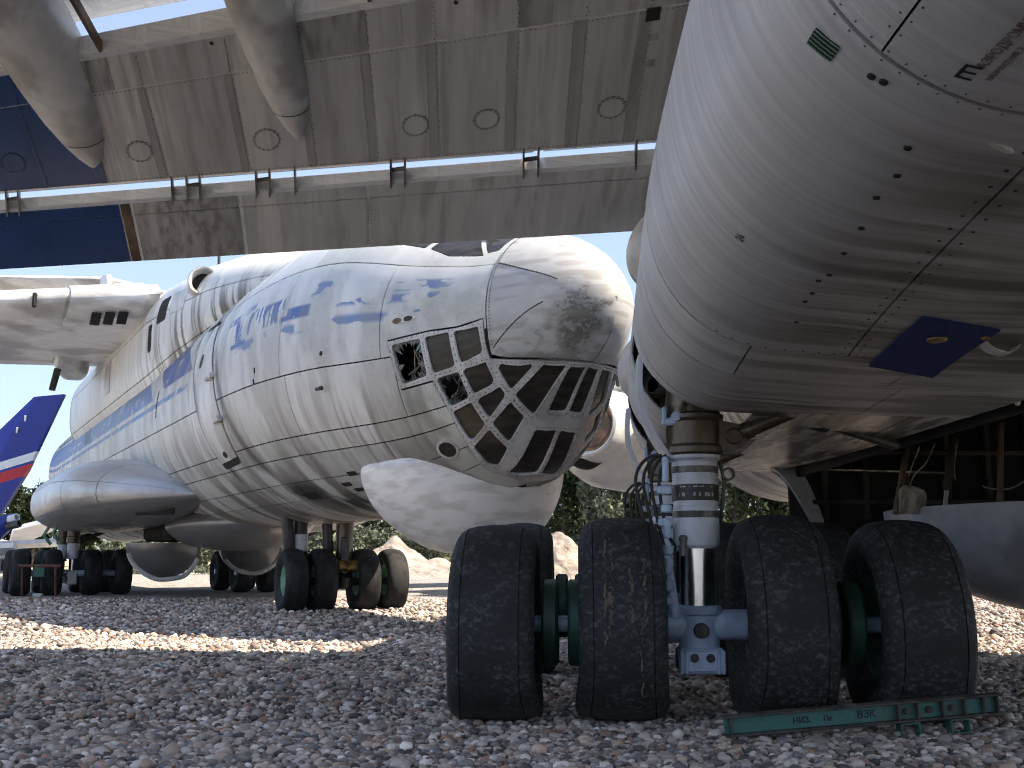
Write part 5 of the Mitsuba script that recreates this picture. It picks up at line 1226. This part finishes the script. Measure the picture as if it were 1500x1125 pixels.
# blue tail of an airliner at the left edge
AL = "airliner"
Yt = 48.0
fin = [at(x, y, Yt) for x, y in ((95, 578), (52, 582), (0, 632), (-70, 702), (-70, 905), (-40, 800), (0, 757), (20, 722))]
fin = [at(95, 578, Yt), at(52, 582, Yt), at(0, 632, Yt), at(-95, 735, Yt), at(-80, 800, Yt), at(-2, 760, Yt), at(42, 690, Yt)]
fl_ = plate(fin, .30, V(0, 1, 0)); fl_ = fl_.subdivide_to_size(.5)
x_, z_ = fl_.vertices[:, 0], fl_.vertices[:, 2]; w0 = at(0, 684, Yt)
slope_ = (at(40, 672, Yt) - at(0, 684, Yt)); slope_ = slope_[2] / slope_[0]
uvw = np.stack([x_, z_ - slope_ * (x_ - w0[0]) - w0[2] + 2.81], 1)
scene[AL + "__fin"] = mikit.ply(fl_, "fin_paint", smooth=False, uv=uvw); tag(AL + "__fin", "blue fin with a white and a red stripe")
for (x, y) in ((37, 613), (25, 630)): put(AL + "__fin__navigation_light", cbox((.10, .05, .28), at(x, y, Yt - .2), .02), "gear_white")
put(AL + "__tail_cone", loft([at(-60 + 74 * k, 812 - 47 * k, Yt - 1) + np.stack([.0 * np.arange(20), np.sin(np.arange(20) / 20 * 2 * PI) * r, np.cos(np.arange(20) / 20 * 2 * PI) * r], 1) for k, r in ((0, 1.1), (.5, .75), (1, .40))]), "airliner_blue")
put(AL + "__tail_pipe", lathe([(-.3, .17), (.3, .17), (.3, .12), (-.2, .12)], at(20, 769, Yt - 1.3), V(1, -.3, .2), 20), "steel_dark"); put(AL + "__tail_pipe", lathe([(-.3, .19), (.25, .19), (.25, .13), (-.2, .13)], at(18, 760, Yt - 1.2), V(1, -.3, .25), 20), "gear_white")
put(AL + "__fuselage", lathe([(0, 1.1), (-8, 2.0), (-30, 2.0), (-36, 0)], at(-60, 812, Yt - 1), V(1, 0, .12), 32), "airliner_blue")
tag(AL, "blue tailed airliner with white and red fin stripes at the left edge", "airplane")
# white wings of smaller parked aircraft in front of the trees
A2 = "parked_jet"
put(A2 + "__wing", plate([at(20, 781, 62), at(72, 768, 62), at(84, 779, 64), at(10, 784, 66)], .25), "white_plain"); put(A2 + "__tailplane", plate([at(-20, 796, 55), at(86, 791, 54), at(86, 798, 58), at(-20, 804, 59)], .2), "white_plain")
put(A2 + "__fuselage", lathe([(0, 0), (.6, .5), (3, .9), (12, .9), (16, .2)], at(30, 806, 60), V(-1, .2, 0), 24), "white_plain")
tag(A2, "small white jet behind the blue tailed airliner", "airplane")
A3 = "parked_jet_001"
put(A3 + "__wing", plate([at(-30, 800, 44), at(20, 797, 43), at(30, 806, 45), at(-30, 818, 47)], .2), "white_plain")
put(A3 + "__engine_pod", lathe([(-.05, 0), (-.1, .2), (0, .26), (0, .33), (-.5, .36), (-2, .25)], at(3, 828, 42), V(1, -.5, 0), 28), "white_plain"); put(A3 + "__engine_pod__nozzle", cyl(at(4, 828, 42) - V(.02, .02, 0), at(4, 828, 42) + V(.015, -.008, 0), .22), "void_dark")
put(A3 + "__fuselage", lathe([(0, 0), (.6, .5), (3, .8), (9, .8), (12, 0)], at(-8, 812, 45), V(-1, .1, 0), 24), "white_plain")
tag(A3, "white jet with round engine nozzle low at the left edge of the picture", "airplane")
# pale blue aircraft fin standing behind the sand, with a cable
BF = "old_trainer_jet"
put(BF + "__fin", plate([at(643, 812, 80), at(656, 784, 80), at(669, 784, 80), at(669, 812, 80)], .2), "light_blue"); put(BF + "__pole", cyl(at(664, 812, 79.6), at(664, 784, 79.6), .06), "steel_dark"); put(BF + "__cable", tube(smooth_path([at(622, 797, 79.5), at(640, 793, 79.5), at(657, 790, 79.5)], 8), .03, 5), "steel_dark")
tag(BF, "pale blue slanting fin of an old jet behind the sand heap", "airplane")

# ================================================================== sand heaps, trees and bushes
def heap(name, cx, cy, rx, ry, h, seed, label):
    n = 44; u, v = np.meshgrid(np.linspace(-1, 1, n), np.linspace(-1, 1, n)); r = np.sqrt(u * u + v * v)
    z = np.clip(1 - r, -0.05, 1) ** 0.85 if False else np.clip(1 - r ** 1.3, 0, 1)
    P = np.stack([u * 3, v * 3, 0 * u], -1); z = h * z * (0.70 + 0.6 * meshkit.fbm(P + seed, 4, seed)) + 0.12 * h * (meshkit.fbm(P * 3 + seed, 3, 3) - .5) * (z > 0) - 0.03
    vv = np.stack([cx + u * rx, cy + v * ry, z], -1).reshape(-1, 3); i, j = np.meshgrid(np.arange(n - 1), np.arange(n - 1), indexing="ij"); a = i * n + j
    f = np.stack([a, a + 1, a + n + 1, a + n], -1).reshape(-1, 4); scene[name] = mikit.ply((vv, f), "sand", smooth=True); tag(name, label, "sand heap")


def place(x, Y): return at(x, 830, Y)
q = place(578, 62); heap("sand_heap", q[0], 62, 3.3, 4, 2.0, 3, "taller heap of pale sand right behind the nose wheels of the white aircraft")
q = place(640, 60); heap("sand_heap_001", q[0], 60, 3.2, 3, 1.1, 8, "lower rough heap of sand between the taller heap and the near tyres")
q = place(815, 56); heap("sand_heap_002", q[0], 56, 2.6, 3, 2.4, 11, "sand heap behind the gap between the first two near tyres")
q = place(1085, 60); heap("sand_heap_003", q[0], 60, 3.2, 3, 2.9, 15, "reddish sand heap behind the gear leg and the third tyre")


def leaf_cloud(c, r, n, size, seed):
    """n small leaf quads spread through lumps of a crown of centre c and radii r."""
    g = np.random.default_rng(seed); k = 14
    lc = g.normal(0, 1, (k, 3)); lc /= np.linalg.norm(lc, axis=1)[:, None]; lc = lc * (g.random((k, 1)) ** .4) * .72
    w = g.integers(0, k, n); d = g.normal(0, 1, (n, 3)); d /= np.linalg.norm(d, axis=1)[:, None]
    p = lc[w] + d * (g.random((n, 1)) ** .45) * (.22 + .22 * g.random(k)[w][:, None])
    p = np.asarray(c) + p * np.asarray(r)
    a = g.normal(0, 1, (n, 3)); a /= np.linalg.norm(a, axis=1)[:, None]; b = np.cross(a, g.normal(0, 1, (n, 3))); b /= np.linalg.norm(b, axis=1)[:, None]
    s = size * g.uniform(.6, 1.4, (n, 1)); v = np.stack([p - a * s, p + b * s * .55, p + a * s, p - b * s * .55], 1).reshape(-1, 3)
    f = np.arange(n)[:, None] * 4 + [[0, 1, 2, 3]]
    return v, f


def tree(x, Y, h, cw, label, m="leaf_dark", n=5200, base=0.22, size=.16, seed=1, group=None):
    key = key_for("pine_tree"); c = place(x, Y) * V(1, 1, 0); g = np.random.default_rng(seed); lean = g.normal(0, .03, 2)
    top = c + V(lean[0] * h, lean[1] * h, h * .92)
    limbs = [tube(smooth_path([c - UP * .1, c * .5 + top * .5 + V(*g.normal(0, .12, 2), 0), top], 14), np.linspace(.018 * h + .06, .03, 14), 8)]
    for i in range(16):
        t = base + (0.95 - base) * g.random(); o = c + (top - c) * t; an = g.random() * 2 * PI; L = cw * (1.1 - t) * g.uniform(.6, 1.0)
        limbs.append(tube(smooth_path([o, o + V(math.cos(an) * L * .5, math.sin(an) * L * .5, L * .12), o + V(math.cos(an) * L, math.sin(an) * L, L * .35)], 6), np.linspace(.05, .015, 6), 5))
    put(key + "__trunk", cat(limbs), "bark")
    v, f = leaf_cloud(c + UP * h * (base + 1.02) / 2, (cw, cw, h * (1.0 - base) / 2), n, size, seed)
    scene[key + "__crown"] = mikit.ply((v, f), m, smooth=False); tag(key, label, "tree", group)


TR = [(770, 66, 8.4, 2.3, "leaf_dark"), (832, 70, 9.5, 2.6, "leaf_dark"), (890, 66, 8.8, 2.4, "leaf_pale"), (935, 72, 9.6, 2.6, "leaf_dark"), (975, 68, 9.0, 2.3, "leaf_dark"), (1078, 66, 9.4, 2.2, "leaf_pale"), (1116, 62, 9.2, 2.3, "leaf_dark"), (1160, 68, 8.5, 2.2, "leaf_pale"), (1225, 72, 9.0, 2.5, "leaf_dark")]
TL = ["dark pine at the left of the row behind the nose, next to the chin bulge", "tall dark pine second from the left below the distant engine pod", "paler tree with open crown below the right part of the distant engine pod", "dark pine just left of the second gear leg", "dark tree right behind the second gear leg",
      "pale open tree just right of the near gear leg", "dark slender pine right of the near gear leg", "pale tree beside the curved bay door edge", "dark pine hidden behind the wheel bay at the right"]
for i, ((x, Y, h, w, m), l) in enumerate(zip(TR, TL)): tree(x, Y, h, w, l, m, seed=20 + i, base=.18, n=2700, size=.20)
tree(47, 150, 13.5, 4.2, "round dark tree that stands highest above the far left tree line", "leaf_dark", 2600, .15, .42, 50)
# far tree line and bushes: nobody could count them
def thicket(name, cells, m, label, size, per, seed):
    vs, fs, o = [], [], 0
    for i, (x, Y, h, w) in enumerate(cells):
        c = place(x, Y) * V(1, 1, 0); v, f = leaf_cloud(c + UP * h * .48, (w, w * .7, h * .55), per, size, seed + i); vs.append(v); fs.append(f + o); o += len(v)
    scene[name] = mikit.ply((np.vstack(vs), np.vstack(fs)), m, smooth=False); tag(name, label, "trees" if "forest" in name else "bushes", kind="stuff")


g_ = np.random.default_rng(5)
thicket("distant_forest", [(x, 160 + g_.uniform(-12, 12), g_.uniform(9, 13), g_.uniform(4.5, 6.5)) for x in np.arange(-120, 1700, 34)], "leaf_dark", "far dark line of woods along the horizon", .5, 900, 100)
thicket("bushes", [(x, 84 + g_.uniform(-8, 8), g_.uniform(2.6, 5.2), g_.uniform(2.2, 3.4)) for x in np.arange(180, 1350, 38)], "leaf_pale", "pale grey green bushes between the gravel and the woods", .17, 1500, 300)
thicket("weeds", [(x, 73 + g_.uniform(-2, 2), g_.uniform(.4, 1.0), g_.uniform(1.0, 2.0)) for x in np.arange(150, 800, 26)], "leaf_pale", "low weeds along the edge of the gravel", .09, 500, 500)
